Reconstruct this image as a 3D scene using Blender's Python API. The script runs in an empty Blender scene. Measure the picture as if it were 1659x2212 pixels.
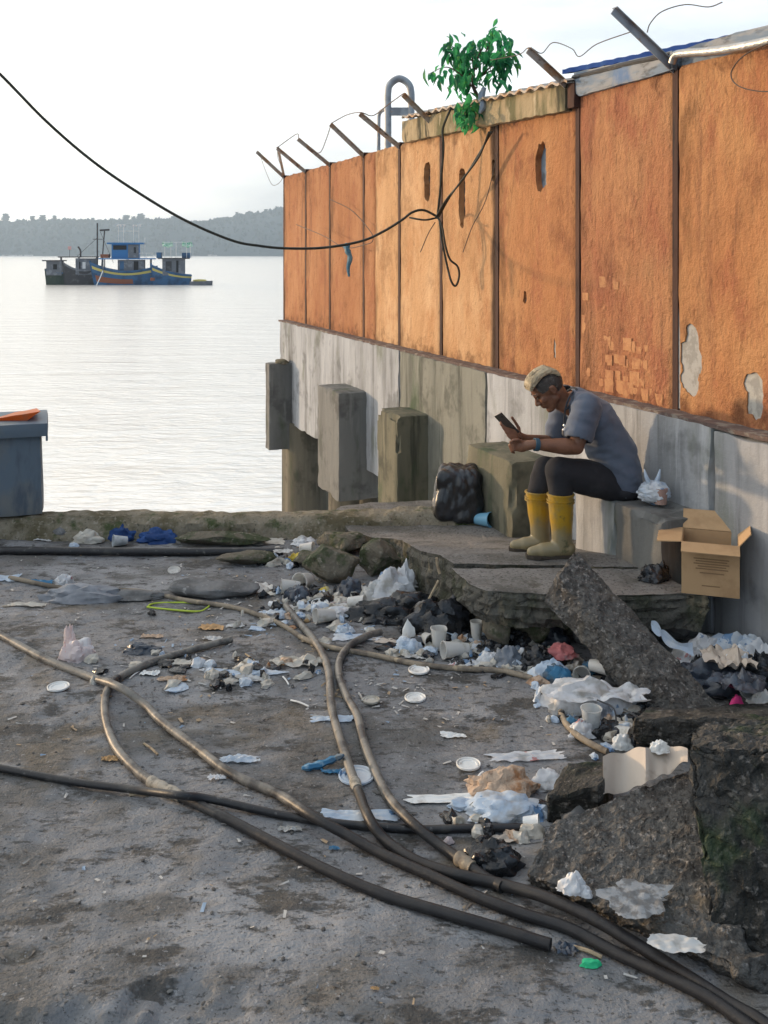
import bpy, bmesh, math, random
from mathutils import Vector, Matrix, noise, Quaternion
R = math.radians
sc = bpy.context.scene

# ---------------------------------------------------------------- camera, sky, sun, exposure
FPX, CX, VH, H = 2100.0, 829.5, 550.0, 2.1      # focal length in photo pixels (1659 wide), image centre, horizon row, eye height
cam = bpy.data.cameras.new("camera"); camo = bpy.data.objects.new("camera", cam); sc.collection.objects.link(camo)
cam.sensor_fit = 'HORIZONTAL'; cam.sensor_width = 36.0; cam.lens = 36.0 * FPX / 1659.0
cam.shift_y = -(1106.0 - VH) / 1659.0
cam.clip_start = 0.05; cam.clip_end = 20000
camo.location = (0, 0, H); camo.rotation_euler = (R(90), 0, 0)
sc.camera = camo

SKY_BACK, SKY_SUN = .30, 1.72       # thin cloud is brighter on the sun's side
SUN_AZ, SUN_EL = 62.0, 6.0          # degrees left of the view direction, above the horizon
w = bpy.data.worlds.new("World"); sc.world = w; w.use_nodes = True
nt = w.node_tree; nt.nodes.clear()
out = nt.nodes.new("ShaderNodeOutputWorld")
sky = nt.nodes.new("ShaderNodeTexSky"); sky.sky_type = 'NISHITA'; sky.sun_disc = False
sky.sun_elevation = R(SUN_EL); sky.sun_rotation = R(-SUN_AZ); sky.dust_density = 4; sky.air_density = 1.0
bg1 = nt.nodes.new("ShaderNodeBackground"); bg1.inputs[1].default_value = 0.06
nt.links.new(sky.outputs[0], bg1.inputs[0])
# a high thin overcast lit from behind: soft cloud pattern over the whole sky
tc = nt.nodes.new("ShaderNodeTexCoord"); mp = nt.nodes.new("ShaderNodeMapping"); mp.inputs['Scale'].default_value = (1.2, 1.2, 4.5)
nz = nt.nodes.new("ShaderNodeTexNoise"); nz.inputs['Scale'].default_value = 2.2; nz.inputs['Detail'].default_value = 6; nz.inputs['Roughness'].default_value = .55
rp = nt.nodes.new("ShaderNodeValToRGB")
rp.color_ramp.elements[0].position = .30; rp.color_ramp.elements[0].color = (.56, .59, .63, 1)
rp.color_ramp.elements[1].position = .60; rp.color_ramp.elements[1].color = (1, 1, 1, 1)
bg2 = nt.nodes.new("ShaderNodeBackground")
dt = nt.nodes.new("ShaderNodeVectorMath"); dt.operation = 'DOT_PRODUCT'; nt.links.new(tc.outputs['Generated'], dt.inputs[0])
dt.inputs[1].default_value = (-math.sin(R(SUN_AZ)), math.cos(R(SUN_AZ)), .12)
gl = nt.nodes.new("ShaderNodeMapRange"); gl.inputs[1].default_value = -1; gl.inputs[2].default_value = 1; gl.inputs[3].default_value = SKY_BACK; gl.inputs[4].default_value = SKY_SUN
nt.links.new(dt.outputs['Value'], gl.inputs[0]); nt.links.new(gl.outputs[0], bg2.inputs[1])
nt.links.new(tc.outputs['Generated'], mp.inputs[0]); nt.links.new(mp.outputs[0], nz.inputs[0]); nt.links.new(nz.outputs[0], rp.inputs[0]); 
tn = nt.nodes.new("ShaderNodeMapRange"); tn.data_type = 'FLOAT_VECTOR'
tn.inputs[7].default_value = (-1, -1, -1); tn.inputs[8].default_value = (.75, .75, .75); tn.inputs[9].default_value = (.42, .68, 1.0); tn.inputs[10].default_value = (1.0, .955, .885)
nt.links.new(dt.outputs['Value'], tn.inputs[6])
tm = nt.nodes.new("ShaderNodeMix"); tm.data_type = 'RGBA'; tm.blend_type = 'MULTIPLY'; tm.inputs[0].default_value = 1
nt.links.new(rp.outputs[0], tm.inputs[6]); nt.links.new(tn.outputs[1], tm.inputs[7]); nt.links.new(tm.outputs[2], bg2.inputs[0])
ad = nt.nodes.new("ShaderNodeAddShader"); nt.links.new(bg1.outputs[0], ad.inputs[0]); nt.links.new(bg2.outputs[0], ad.inputs[1])
nt.links.new(ad.outputs[0], out.inputs[0])

sun = bpy.data.lights.new("sun", 'SUN'); suno = bpy.data.objects.new("sun", sun); sc.collection.objects.link(suno)
sun.energy = 4.9; sun.angle = R(2.0); sun.color = (1.0, .70, .42)
sdir = Vector((-math.sin(R(SUN_AZ)) * math.cos(R(SUN_EL)), math.cos(R(SUN_AZ)) * math.cos(R(SUN_EL)), math.sin(R(SUN_EL))))
suno.rotation_euler = (-sdir).to_track_quat('-Z', 'Y').to_euler(); suno.location = sdir * 60
sc.view_settings.view_transform = 'Standard'; sc.view_settings.look = 'None'; sc.view_settings.gamma = 1
sc.view_settings.exposure = 0.28; sc.view_settings.use_curve_mapping = False
sc.render.engine = 'CYCLES'; sc.cycles.use_denoising = True; sc.cycles.use_adaptive_sampling = True; sc.cycles.adaptive_threshold = .02
sc.cycles.max_bounces = 5; sc.cycles.diffuse_bounces = 3; sc.cycles.glossy_bounces = 3; sc.cycles.volume_bounces = 0; sc.cycles.transparent_max_bounces = 8

# ---------------------------------------------------------------- placing
def G(u, v, z=0.0):                      # the point of height z seen at photo position u, v
    Y = FPX * (H - z) / (v - VH); return Vector(((u - CX) / FPX * Y, Y, z))
def D(u, v, Y):                          # the point at distance Y seen at u, v
    return Vector(((u - CX) / FPX * Y, Y, H - (v - VH) / FPX * Y))
TX, TY, NX, NY = -.361, .9325, -.9325, -.361
def Wp(d, p, z): return Vector((4.04 + TX * d + NX * p, TY * d + NY * p, z))     # wall frame: along, out of the wall, up
def u2d(u, p=0.0): return (FPX * (4.04 - 1.0722 * p) / (u - 17) + .361 * p) / .9325
def vz(u, v, p=0.0): return H - (v - VH) / FPX * (FPX * (4.04 - 1.0722 * p) / (u - 17))
def fbm(p, o=4): return noise.fractal(Vector(p), 1.0, 2.0, o)
def vor(p): return noise.voronoi(Vector(p))[0]

# ---------------------------------------------------------------- objects
COL = sc.collection
def tag(o, label=None, cat=None, group=None, kind=None):
    if label: o["label"] = label
    if cat: o["category"] = cat
    if group: o["group"] = group
    if kind: o["kind"] = kind
    return o
def empty(name, loc, label=None, cat=None, group=None):
    o = bpy.data.objects.new(name, None); o.location = loc; o.empty_display_size = .1; COL.objects.link(o)
    return tag(o, label, cat, group)
def wloc(o):
    l = o.location.copy()
    while o.parent: o = o.parent; l += o.location
    return l
def mk(name, vf, mat, parent=None, label=None, cat=None, group=None, kind=None, smooth=False, origin=None, mats=None, fm=None):
    vs, fs = vf
    vs = [Vector(v) for v in vs]
    if origin is None:
        n = len(vs); origin = Vector((sum(v.x for v in vs) / n, sum(v.y for v in vs) / n, min(v.z for v in vs)))
    me = bpy.data.meshes.new(name); me.from_pydata([v - origin for v in vs], [], fs); me.update()
    me.materials.append(mat)
    if mats:
        for m in mats: me.materials.append(m)
        me.polygons.foreach_set('material_index', fm)
    if smooth:
        me.polygons.foreach_set('use_smooth', [True] * len(me.polygons))
        if smooth != 'all': me.set_sharp_from_angle(angle=R(42))
    o = bpy.data.objects.new(name, me); COL.objects.link(o)
    if parent: o.parent = parent; o.location = origin - wloc(parent)
    else: o.location = origin
    return tag(o, label, cat, group, kind)
class B:                                  # collects pieces of one mesh
    def __init__(s): s.v = []; s.f = []
    def add(s, vf):
        n = len(s.v); s.v += [Vector(a) for a in vf[0]]; s.f += [tuple(i + n for i in q) for q in vf[1]]; return s
    @property
    def vf(s): return s.v, s.f
def box8(c):                              # 8 corners: bottom ring then top ring
    return list(c), [(3, 2, 1, 0), (4, 5, 6, 7), (0, 1, 5, 4), (1, 2, 6, 5), (2, 3, 7, 6), (3, 0, 4, 7)]
def box(c, s, rz=0, M=None):
    x, y, z = s[0] / 2, s[1] / 2, s[2] / 2; m = M or Matrix.Rotation(rz, 3, 'Z'); c = Vector(c)
    return box8([c + m @ Vector(q) for q in ((-x, -y, -z), (x, -y, -z), (x, y, -z), (-x, y, -z), (-x, -y, z), (x, -y, z), (x, y, z), (-x, y, z))])
def bar(a, b, w, t, up=(0, 0, 1)):        # box-section bar from a to b
    a, b = Vector(a), Vector(b); d = (b - a).normalized(); s = d.cross(Vector(up))
    if s.length < 1e-4: s = d.cross(Vector((1, 0, 0)))
    s.normalize(); n = s.cross(d); s = s * w / 2; n = n * t / 2
    return box8([a - s - n, a + s - n, a + s + n, a - s + n, b - s - n, b + s - n, b + s + n, b - s + n])
def cr(pts, k=8):                         # Catmull-Rom through points
    P = [Vector(p) for p in pts]; P = [P[0] * 2 - P[1]] + P + [P[-1] * 2 - P[-2]]; o = []
    for i in range(1, len(P) - 2):
        for j in range(k):
            t = j / k; a, b, c, d = P[i - 1:i + 3]
            o.append(.5 * ((2 * b) + (c - a) * t + (2 * a - 5 * b + 4 * c - d) * t * t + (3 * b - a - 3 * c + d) * t ** 3))
    o.append(P[-2]); return o
def tube(pts, r, n=8, hollow=False):
    P = [Vector(p) for p in pts]; m = len(P); rr = r if isinstance(r, (list, tuple)) else [r] * m
    vs, fs = [], []; nr = None
    for i, p in enumerate(P):
        t = (P[min(i + 1, m - 1)] - P[max(i - 1, 0)]).normalized()
        if nr is None:
            nr = t.cross(Vector((0, 0, 1)));
            if nr.length < .1: nr = t.cross(Vector((1, 0, 0)))
        nr = (nr - t * nr.dot(t)).normalized(); b = t.cross(nr)
        for j in range(n):
            a = 2 * math.pi * j / n; vs.append(p + (nr * math.cos(a) + b * math.sin(a)) * rr[i])
    for i in range(m - 1):
        for j in range(n): fs.append((i * n + j, i * n + (j + 1) % n, (i + 1) * n + (j + 1) % n, (i + 1) * n + j))
    if not hollow: fs.append(tuple(range(n - 1, -1, -1))); fs.append(tuple((m - 1) * n + j for j in range(n)))
    return vs, fs
def lathe(prof, c, axis=(0, 0, 1), n=20):  # profile (r, h) about an axis from c
    ax = Vector(axis).normalized(); q = Vector((0, 0, 1)).rotation_difference(ax); vs, fs = [], []; c = Vector(c)
    for r, h in prof:
        for j in range(n):
            a = 2 * math.pi * j / n; vs.append(c + q @ Vector((r * math.cos(a), r * math.sin(a), h)))
    for i in range(len(prof) - 1):
        for j in range(n): fs.append((i * n + j, i * n + (j + 1) % n, (i + 1) * n + (j + 1) % n, (i + 1) * n + j))
    return vs, fs
def grid(nx, ny, fn):
    vs = [fn(i / nx, j / ny) for j in range(ny + 1) for i in range(nx + 1)]
    return vs, [(j * (nx + 1) + i, j * (nx + 1) + i + 1, (j + 1) * (nx + 1) + i + 1, (j + 1) * (nx + 1) + i) for j in range(ny) for i in range(nx)]
def rough_box(c8, n=(8, 8, 4), amp=.012, freq=9.0, seed=0, round_=.12, chip=0.0):   # a weathered block: subdivided, edges worn, surface uneven
    c = [Vector(q) for q in c8]; cen = sum(c, Vector()) / 8; key = {}; vs = []; fs = []
    def tri(a, b, g):
        x0 = c[0].lerp(c[1], a).lerp(c[3].lerp(c[2], a), b); x1 = c[4].lerp(c[5], a).lerp(c[7].lerp(c[6], a), b); return x0.lerp(x1, g)
    sd = Vector((seed * 3.7, seed * 1.3, seed * 2.1))
    size = min((c[1] - c[0]).length, (c[3] - c[0]).length, (c[4] - c[0]).length)
    def vid(i, j, k):
        if (i, j, k) in key: return key[(i, j, k)]
        a, b, g = i / n[0], j / n[1], k / n[2]; p = tri(a, b, g)
        e = sum(1 for q, m in ((i, n[0]), (j, n[1]), (k, n[2])) if q in (0, m))
        d = (cen - p).normalized()
        if e >= 2:
            p = p + d * size * round_ * (.5 + .5 * e - .5) * (.6 + .8 * abs(noise.noise(p * 4 + sd)))
            if chip: p = p + d * chip * max(0, noise.noise(p * 5 + sd * 2) - .1) * 3
        nv = Vector((noise.noise(p * freq + sd), noise.noise(p * freq + sd + Vector((9, 0, 0))), noise.noise(p * freq + sd + Vector((0, 9, 0)))))
        nv += .5 * Vector((noise.noise(p * freq * 2.7 + sd), noise.noise(p * freq * 2.7 + sd + Vector((9, 0, 0))), noise.noise(p * freq * 2.7 + sd + Vector((0, 9, 0)))))
        vs.append(p + nv * amp); key[(i, j, k)] = len(vs) - 1; return len(vs) - 1
    X, Y, Z = n
    for i in range(X):
        for j in range(Y):
            fs.append((vid(i, j + 1, 0), vid(i + 1, j + 1, 0), vid(i + 1, j, 0), vid(i, j, 0))); fs.append((vid(i, j, Z), vid(i + 1, j, Z), vid(i + 1, j + 1, Z), vid(i, j + 1, Z)))
    for i in range(X):
        for k in range(Z):
            fs.append((vid(i, 0, k), vid(i + 1, 0, k), vid(i + 1, 0, k + 1), vid(i, 0, k + 1))); fs.append((vid(i, Y, k + 1), vid(i + 1, Y, k + 1), vid(i + 1, Y, k), vid(i, Y, k)))
    for j in range(Y):
        for k in range(Z):
            fs.append((vid(0, j, k + 1), vid(0, j + 1, k + 1), vid(0, j + 1, k), vid(0, j, k))); fs.append((vid(X, j, k), vid(X, j + 1, k), vid(X, j + 1, k + 1), vid(X, j, k + 1)))
    return vs, fs
_ico = {}
def ico(n):
    if n not in _ico:
        bm = bmesh.new(); bmesh.ops.create_icosphere(bm, subdivisions=n, radius=1); bm.verts.ensure_lookup_table()
        _ico[n] = ([v.co.copy() for v in bm.verts], [tuple(q.index for q in f.verts) for f in bm.faces]); bm.free()
    return _ico[n]
def rock(c, dims, seed=0, sub=3, cuts=9, amp=.07, rz=0):     # an angular stone
    rnd = random.Random(seed); pl = []
    for i in range(cuts):
        q = Vector((rnd.gauss(0, 1), rnd.gauss(0, 1), rnd.gauss(0, 1))).normalized(); pl.append((q, rnd.uniform(.5, .85)))
    vs, fs = ico(sub); o = []; c = Vector(c); m = Matrix.Rotation(rz, 3, 'Z'); sd = Vector((seed * 2.3, seed * 5.1, seed * 1.7))
    for p in vs:
        p = p.copy()
        for q, d in pl:
            k = p.dot(q) - d
            if k > 0: p -= q * k
        p += p.normalized() * (noise.noise(p * 2.2 + sd) * amp * 1.5 + noise.noise(p * 6 + sd) * amp * .7)
        o.append(c + m @ Vector((p.x * dims[0] / 2, p.y * dims[1] / 2, p.z * dims[2] / 2)))
    return o, fs

# ---------------------------------------------------------------- materials
def mat(name, base, rough=.85, layers=(), bumps=(), spec=.3, metal=0.0, trans=0.0, sss=None, alpha=None, coat=0.0, ior=None, axis=None, sheen=0):
    m = bpy.data.materials.new(name); m.use_nodes = True; t = m.node_tree; N = t.nodes; Lk = t.links
    bs = N["Principled BSDF"]; geo = N.new("ShaderNodeNewGeometry")
    bs.inputs['Roughness'].default_value = rough; bs.inputs['Specular IOR Level'].default_value = spec; bs.inputs['Metallic'].default_value = metal
    if coat: bs.inputs['Coat Weight'].default_value = coat
    if ior: bs.inputs['IOR'].default_value = ior
    if sheen: bs.inputs['Sheen Weight'].default_value = sheen
    if alpha is not None: bs.inputs['Alpha'].default_value = alpha
    col = None
    def tex(sca, st=(1, 1, 1), det=4, rgh=.6, typ='noise', off=0.0, dis=0.0):
        mpg = N.new("ShaderNodeMapping"); mpg.inputs['Scale'].default_value = (sca * st[0], sca * st[1], sca * st[2]); mpg.inputs['Location'].default_value = (off, off * .7, off * 1.3)
        Lk.new(geo.outputs['Position'], mpg.inputs[0])
        if typ == 'noise':
            q = N.new("ShaderNodeTexNoise"); q.inputs['Detail'].default_value = det; q.inputs['Roughness'].default_value = rgh; q.inputs['Scale'].default_value = 1; q.inputs['Distortion'].default_value = dis
        elif typ == 'musgrave':
            q = N.new("ShaderNodeTexNoise"); q.noise_type = 'RIDGED_MULTIFRACTAL'; q.inputs['Detail'].default_value = det; q.inputs['Scale'].default_value = 1
        else:
            q = N.new("ShaderNodeTexVoronoi"); q.inputs['Scale'].default_value = 1
            if typ == 'crack': q.feature = 'DISTANCE_TO_EDGE'
        Lk.new(mpg.outputs[0], q.inputs['Vector']); return q.outputs[0]
    for i, l in enumerate(layers):
        if 'gen' in l:                        # grime gathered along the edges of a panel
            if 'tcg' not in locals(): tcg = N.new("ShaderNodeTexCoord"); spx = N.new("ShaderNodeSeparateXYZ"); Lk.new(tcg.outputs['Generated'], spx.inputs[0])
            m1 = N.new("ShaderNodeMath"); m1.operation = 'SUBTRACT'; Lk.new(spx.outputs[l['gen']], m1.inputs[0]); m1.inputs[1].default_value = .5
            m2 = N.new("ShaderNodeMath"); m2.operation = 'ABSOLUTE'; Lk.new(m1.outputs[0], m2.inputs[0])
            m3 = N.new("ShaderNodeMath"); m3.operation = 'MULTIPLY_ADD'; Lk.new(m2.outputs[0], m3.inputs[0]); m3.inputs[1].default_value = 2; Lk.new(tex(l.get('s', 6), l.get('st', (1, 1, 1)), off=i * 3.1), m3.inputs[2])
            src = m3.outputs[0]; lo, hi = l['lo'], l['hi']
        elif 'along' in l:                      # stains and the hoses' painted shade, limited along a world direction
            dp = N.new("ShaderNodeVectorMath"); dp.operation = 'DOT_PRODUCT'; Lk.new(geo.outputs['Position'], dp.inputs[0]); dp.inputs[1].default_value = l['along']
            mr = N.new("ShaderNodeMapRange"); mr.inputs[1].default_value = l['a0']; mr.inputs[2].default_value = l['a1']; Lk.new(dp.outputs['Value'], mr.inputs[0])
            nn = tex(l.get('s', 6), l.get('st', (1, 1, 1)), off=i * 3.1)
            mu = N.new("ShaderNodeMath"); mu.operation = 'ADD'; Lk.new(mr.outputs[0], mu.inputs[0]); Lk.new(nn, mu.inputs[1])
            src = mu.outputs[0]; lo, hi = l.get('lo', .9), l.get('hi', 1.3)
        else:
            src = tex(l.get('s', 5), l.get('st', (1, 1, 1)), min(l.get('d', 4), 5), l.get('r', .6), l.get('t', 'noise'), l.get('o', i * 3.1), l.get('dis', 0)); lo, hi = l.get('lo', .45), l.get('hi', .65)
        mr = N.new("ShaderNodeMapRange"); mr.interpolation_type = 'SMOOTHSTEP'; Lk.new(src, mr.inputs[0])
        mr.inputs[1].default_value = lo; mr.inputs[2].default_value = hi; mr.inputs[3].default_value = 0; mr.inputs[4].default_value = l.get('f', 1.0)
        mx = N.new("ShaderNodeMix"); mx.data_type = 'RGBA'; Lk.new(mr.outputs[0], mx.inputs[0])
        if col is None: mx.inputs[6].default_value = (*base, 1)
        else: Lk.new(col, mx.inputs[6])
        mx.inputs[7].default_value = (*l['c'], 1); col = mx.outputs[2]
    if col is None: bs.inputs['Base Color'].default_value = (*base, 1)
    else: Lk.new(col, bs.inputs['Base Color'])
    pn = hsum = None
    for i, b in enumerate(bumps):
        s = tex(b[0], b[3] if len(b) > 3 else (1, 1, 1), 3, .62, b[4] if len(b) > 4 else 'noise', 7.7 * i + 1)
        ma = N.new("ShaderNodeMath"); ma.operation = 'MULTIPLY_ADD'; Lk.new(s, ma.inputs[0]); ma.inputs[1].default_value = b[1] * b[2]; ma.inputs[2].default_value = 0
        if hsum: Lk.new(hsum, ma.inputs[2])
        hsum = ma.outputs[0]
    if hsum:
        bp = N.new("ShaderNodeBump"); bp.inputs['Strength'].default_value = 1; bp.inputs['Distance'].default_value = 1; Lk.new(hsum, bp.inputs['Height']); pn = bp.outputs[0]
    if pn: Lk.new(pn, bs.inputs['Normal'])
    if trans:                                   # thin translucent sheet
        tr = N.new("ShaderNodeBsdfTranslucent"); mxs = N.new("ShaderNodeMixShader"); mxs.inputs[0].default_value = trans
        if col is None: tr.inputs[0].default_value = (*base, 1)
        else: Lk.new(col, tr.inputs[0])
        if pn: Lk.new(pn, tr.inputs['Normal'])
        Lk.new(bs.outputs[0], mxs.inputs[1]); Lk.new(tr.outputs[0], mxs.inputs[2]); Lk.new(mxs.outputs[0], N['Material Output'].inputs[0])
    return m
V = (1, 1, .09)        # vertical streaks
# ---------------------------------------------------------------- ground, quay, water, hills
m_ground = mat("trodden_cement", (.175, .178, .185), .72, [
    dict(c=(.085, .081, .075), s=.9, lo=.47, hi=.58, f=.85, r=.65), dict(c=(.25, .252, .258), s=1.7, lo=.53, hi=.62, f=.85, st=(.6, 1.4, 1)),
    dict(c=(.04, .038, .035), s=3.4, lo=.53, hi=.61, f=.9, d=5, r=.75, st=(.7, 1.3, 1)), dict(c=(.12, .098, .07), s=2.1, lo=.55, hi=.66, f=.65),
    dict(c=(.038, .037, .035), s=17, lo=.55, hi=.63, f=.8, d=5, r=.7, st=(.65, 1.3, 1)), dict(c=(.30, .30, .305), s=48, lo=.62, hi=.69, f=.65), dict(c=(.025, .025, .024), s=70, lo=.59, hi=.67, f=.75)],
    [(3.0, .5, .04), (12, .8, .022, (.7, 1.3, 1)), (38, .9, .010, (.7, 1.3, 1)), (110, 1.0, .005)], spec=.4)
m_quay = mat("mossy_quay_concrete", (.20, .175, .13), .95, [dict(c=(.10, .085, .05), s=4, lo=.42, hi=.62), dict(c=(.05, .065, .025), s=6, lo=.54, hi=.7), dict(c=(.30, .27, .22), s=30, lo=.55, hi=.72, f=.7), dict(c=(.03, .028, .02), s=45, lo=.56, hi=.7, f=.7)],
    [(12, .8, .03), (60, .8, .01)])
m_slab = mat("walkway_concrete", (.185, .175, .165), .9, [dict(c=(.10, .095, .085), s=2.2, lo=.45, hi=.65), dict(c=(.045, .042, .037), s=55, lo=.50, hi=.68, f=.85), dict(c=(.29, .28, .265), s=70, lo=.58, hi=.7, f=.7), dict(c=(.06, .055, .04), s=5, lo=.58, hi=.72, f=.7)],
    [(6, .3, .02), (90, .8, .007)])
m_slabside = mat("mossy_slab_edge", (.10, .095, .082), .95, [dict(c=(.05, .053, .035), s=5, lo=.42, hi=.6, st=(1, 1, .5)), dict(c=(.17, .145, .10), s=9, lo=.56, hi=.7, st=(1, 1, .3)), dict(c=(.025, .025, .02), s=30, lo=.52, hi=.68, f=.8)], [(20, .9, .03), (80, .8, .01)])
def gh(x, y):
    n = .016 * noise.noise(Vector((x * 1.3, y * 1.3, 2))) + .010 * noise.noise(Vector((x * 4, y * 4, 7))) + .006 * fbm((x * 9, y * 13, 3), 3) + .0022 * noise.noise(Vector((x * 26, y * 34, 5)))
    # broken edge of the old paving at the near left corner
    e = y - (2.72 + .13 * noise.noise(Vector((x * 3.5, y * 3, 1))) + .09 * noise.noise(Vector((x * 11, y * 11, 1))))
    if x < -.3: n -= .03 * max(0, min(1, -e / .03)) * max(0, min(1, (-.3 - x) / .25)) * (1 + .5 * noise.noise(Vector((x * 14, y * 14, 2))))
    return n
def Gg(u, v, dz=0.0):
    p = G(u, v, dz); return Vector((p.x, p.y, gh(p.x, p.y) + dz))
def seq(a, b, s):
    n = max(1, round((b - a) / s)); return [a + (b - a) * i / n for i in range(n)]
xs = seq(-45, -6, 3) + seq(-6, -2.9, .25) + seq(-2.9, 2.3, .022) + seq(2.3, 4, .2) + seq(4, 12, 1) + [12]
ys = seq(-40, 0, 3) + seq(0, 2.4, .2) + seq(2.4, 7.3, .024) + [7.3]
gv = [Vector((x, y, gh(x, y))) for y in ys for x in xs]; nxg = len(xs)
gf = [(j * nxg + i, j * nxg + i + 1, (j + 1) * nxg + i + 1, (j + 1) * nxg + i) for j in range(len(ys) - 1) for i in range(nxg - 1)]
mk("ground", (gv, gf), m_ground, kind="structure", smooth=True, origin=Vector((0, 0, 0)))
mk("quay_foundation", box8([Vector(q) for q in ((-45, -40, -4), (12, -40, -4), (12, 7.28, -4), (-45, 7.28, -4), (-45, -40, -.12), (12, -40, -.12), (12, 7.28, -.12), (-45, 7.28, -.12))]), m_quay, kind="structure")
# the worn quay edge, a low rough kerb along the water
def kerb_pt(s, a):
    x = -9 + s * 10.6
    prof = [(7.12, -.05), (7.15, .01), (7.17, .06), (7.19, .11), (7.23, .138), (7.26, .148), (7.34, .15), (7.42, .145), (7.47, .10), (7.50, -.4)]
    i = min(int(a * 9 + .001), 9); y, z = prof[i]
    t = max(0, min(1, (x + .7) / 1.0)); z = z + (.028 * t if z > .05 else 0)
    k = .03 * noise.noise(Vector((x * 2.2, i * .5, 1))) + .018 * noise.noise(Vector((x * 9, i * 2.1, 5)))
    k2 = .014 * noise.noise(Vector((x * 3, i * .6, 9))) + .014 * noise.noise(Vector((x * 14, i * 1.9, 3)))
    return Vector((x, y + k, z + k2))
mk("quay_kerb", grid(520, 9, kerb_pt), m_quay, kind="structure", smooth=True, origin=Vector((0, 7.2, 0)))

# sea
mw = bpy.data.materials.new("sea_water"); mw.use_nodes = True; t = mw.node_tree; bs = t.nodes["Principled BSDF"]
bs.inputs['Base Color'].default_value = (.88, .81, .72, 1); bs.inputs['Roughness'].default_value = .15; bs.inputs['IOR'].default_value = 2.6; bs.inputs['Specular IOR Level'].default_value = .9
geo = t.nodes.new("ShaderNodeNewGeometry"); pn = None
for sx, sy, stg, dist in ((1.3, 3.2, .9, .10), (3.6, 9.0, .9, .035), (.16, .50, .5, .4)):
    mpg = t.nodes.new("ShaderNodeMapping"); mpg.inputs['Scale'].default_value = (sx, sy, 1); t.links.new(geo.outputs['Position'], mpg.inputs[0])
    nz = t.nodes.new("ShaderNodeTexNoise"); nz.inputs['Scale'].default_value = 1; nz.inputs['Detail'].default_value = 4; nz.inputs['Distortion'].default_value = .6; t.links.new(mpg.outputs[0], nz.inputs[0])
    bp = t.nodes.new("ShaderNodeBump"); bp.inputs['Strength'].default_value = stg; bp.inputs['Distance'].default_value = dist; t.links.new(nz.outputs[0], bp.inputs['Height'])
    if pn: t.links.new(pn, bp.inputs['Normal'])
    pn = bp.outputs[0]
t.links.new(pn, bs.inputs['Normal'])
SEA = -2.0
mk("sea", ([Vector((-4400, 7.3, SEA)), Vector((4400, 7.3, SEA)), Vector((4400, 3560, SEA)), Vector((-4400, 3560, SEA))], [(0, 1, 2, 3)]), mw, kind="structure", origin=Vector((0, 0, SEA)))

# wooded hills across the bay
m_hill = mat("far_wood", (.03, .05, .055), .95, [dict(c=(.02, .038, .045), s=.01, lo=.4, hi=.6)])
ridge = [(-2200, 70), (-1700, 84), (-1150, 98), (-1000, 104), (-850, 106), (-720, 106), (-590, 98), (-520, 108), (-430, 126), (-300, 140), (-100, 165), (300, 190), (900, 170), (1800, 120), (3000, 70)]
def ridge_h(x):
    for (a, ha), (b, hb) in zip(ridge, ridge[1:]):
        if a <= x <= b:
            k = (x - a) / (b - a); k = k * k * (3 - 2 * k); return 1.13 * (ha + (hb - ha) * k)
    return 60
def hill_pt(s, a):
    x = -2200 + s * 5200; y = 2720 + a * 700; k = math.sin(min(1, a / .62) * math.pi / 2) if a < .62 else math.cos((a - .62) / .38 * math.pi / 2 * .5)
    z = SEA - 1 + (ridge_h(x) - 8) * k + 8 * k * fbm((x * .004, y * .006, 3), 4)
    return Vector((x, y, z))
mk("hills", grid(300, 26, hill_pt), m_hill, kind="structure", smooth=True, origin=Vector((0, 2800, SEA)))
rnd = random.Random(4); tb = B(); iv, if_ = ico(1)
for i in range(5200):
    s = rnd.uniform(.10, .66); a = rnd.uniform(.02, .72) if i % 3 else rnd.uniform(.5, .68)
    p = hill_pt(s, a); r = rnd.uniform(2.5, 6.5) * (1.25 if i % 17 == 0 else 1); hgt = r * rnd.uniform(.9, 1.7)
    tb.add(([p + Vector((q.x * r, q.y * r, hgt * .5 + q.z * hgt)) * 1.0 + Vector((noise.noise(q * 2 + p), 0, noise.noise(q * 3 - p))) * r * .4 for q in iv], if_))
for k, (u0, v0, hh) in enumerate([(12, 468, 15), (70, 470, 11), (92, 468, 12), (118, 466, 8), (272, 470, 14), (288, 472, 12), (305, 468, 15), (376, 470, 12), (400, 474, 8), (512, 458, 7), (575, 452, 8), (598, 448, 9), (160, 472, 7), (200, 471, 8)]):   # crowns that stand above the ridge
    p = D(u0, v0 + 5, 3150)
    for j in range(16):
        r = hh * rnd.uniform(.18, .42); tb.add(([p + Vector((rnd.uniform(-.8, .8) * hh, 0, -hh * .9 + j * hh * .12)) + Vector((q.x * r, q.y * r, q.z * r)) for q in iv], if_))
mk("forest", tb.vf, m_hill, kind="stuff", label="blue hazy woodland covering the far hills across the bay", origin=Vector((0, 2800, SEA)))
m_shore = mat("pale_huts", (.6, .58, .55), .8)
hb = B()
for u in (12, 20, 33, 44, 62, 455, 462, 340): hb.add(box(D(u, 552, 2700), (rnd.uniform(8, 22), 8, rnd.uniform(3, 6))))
mk("shore_village", hb.vf, m_shore, kind="stuff", label="tiny pale huts along the far shoreline under the hills", origin=Vector((0, 2700, SEA)))

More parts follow.
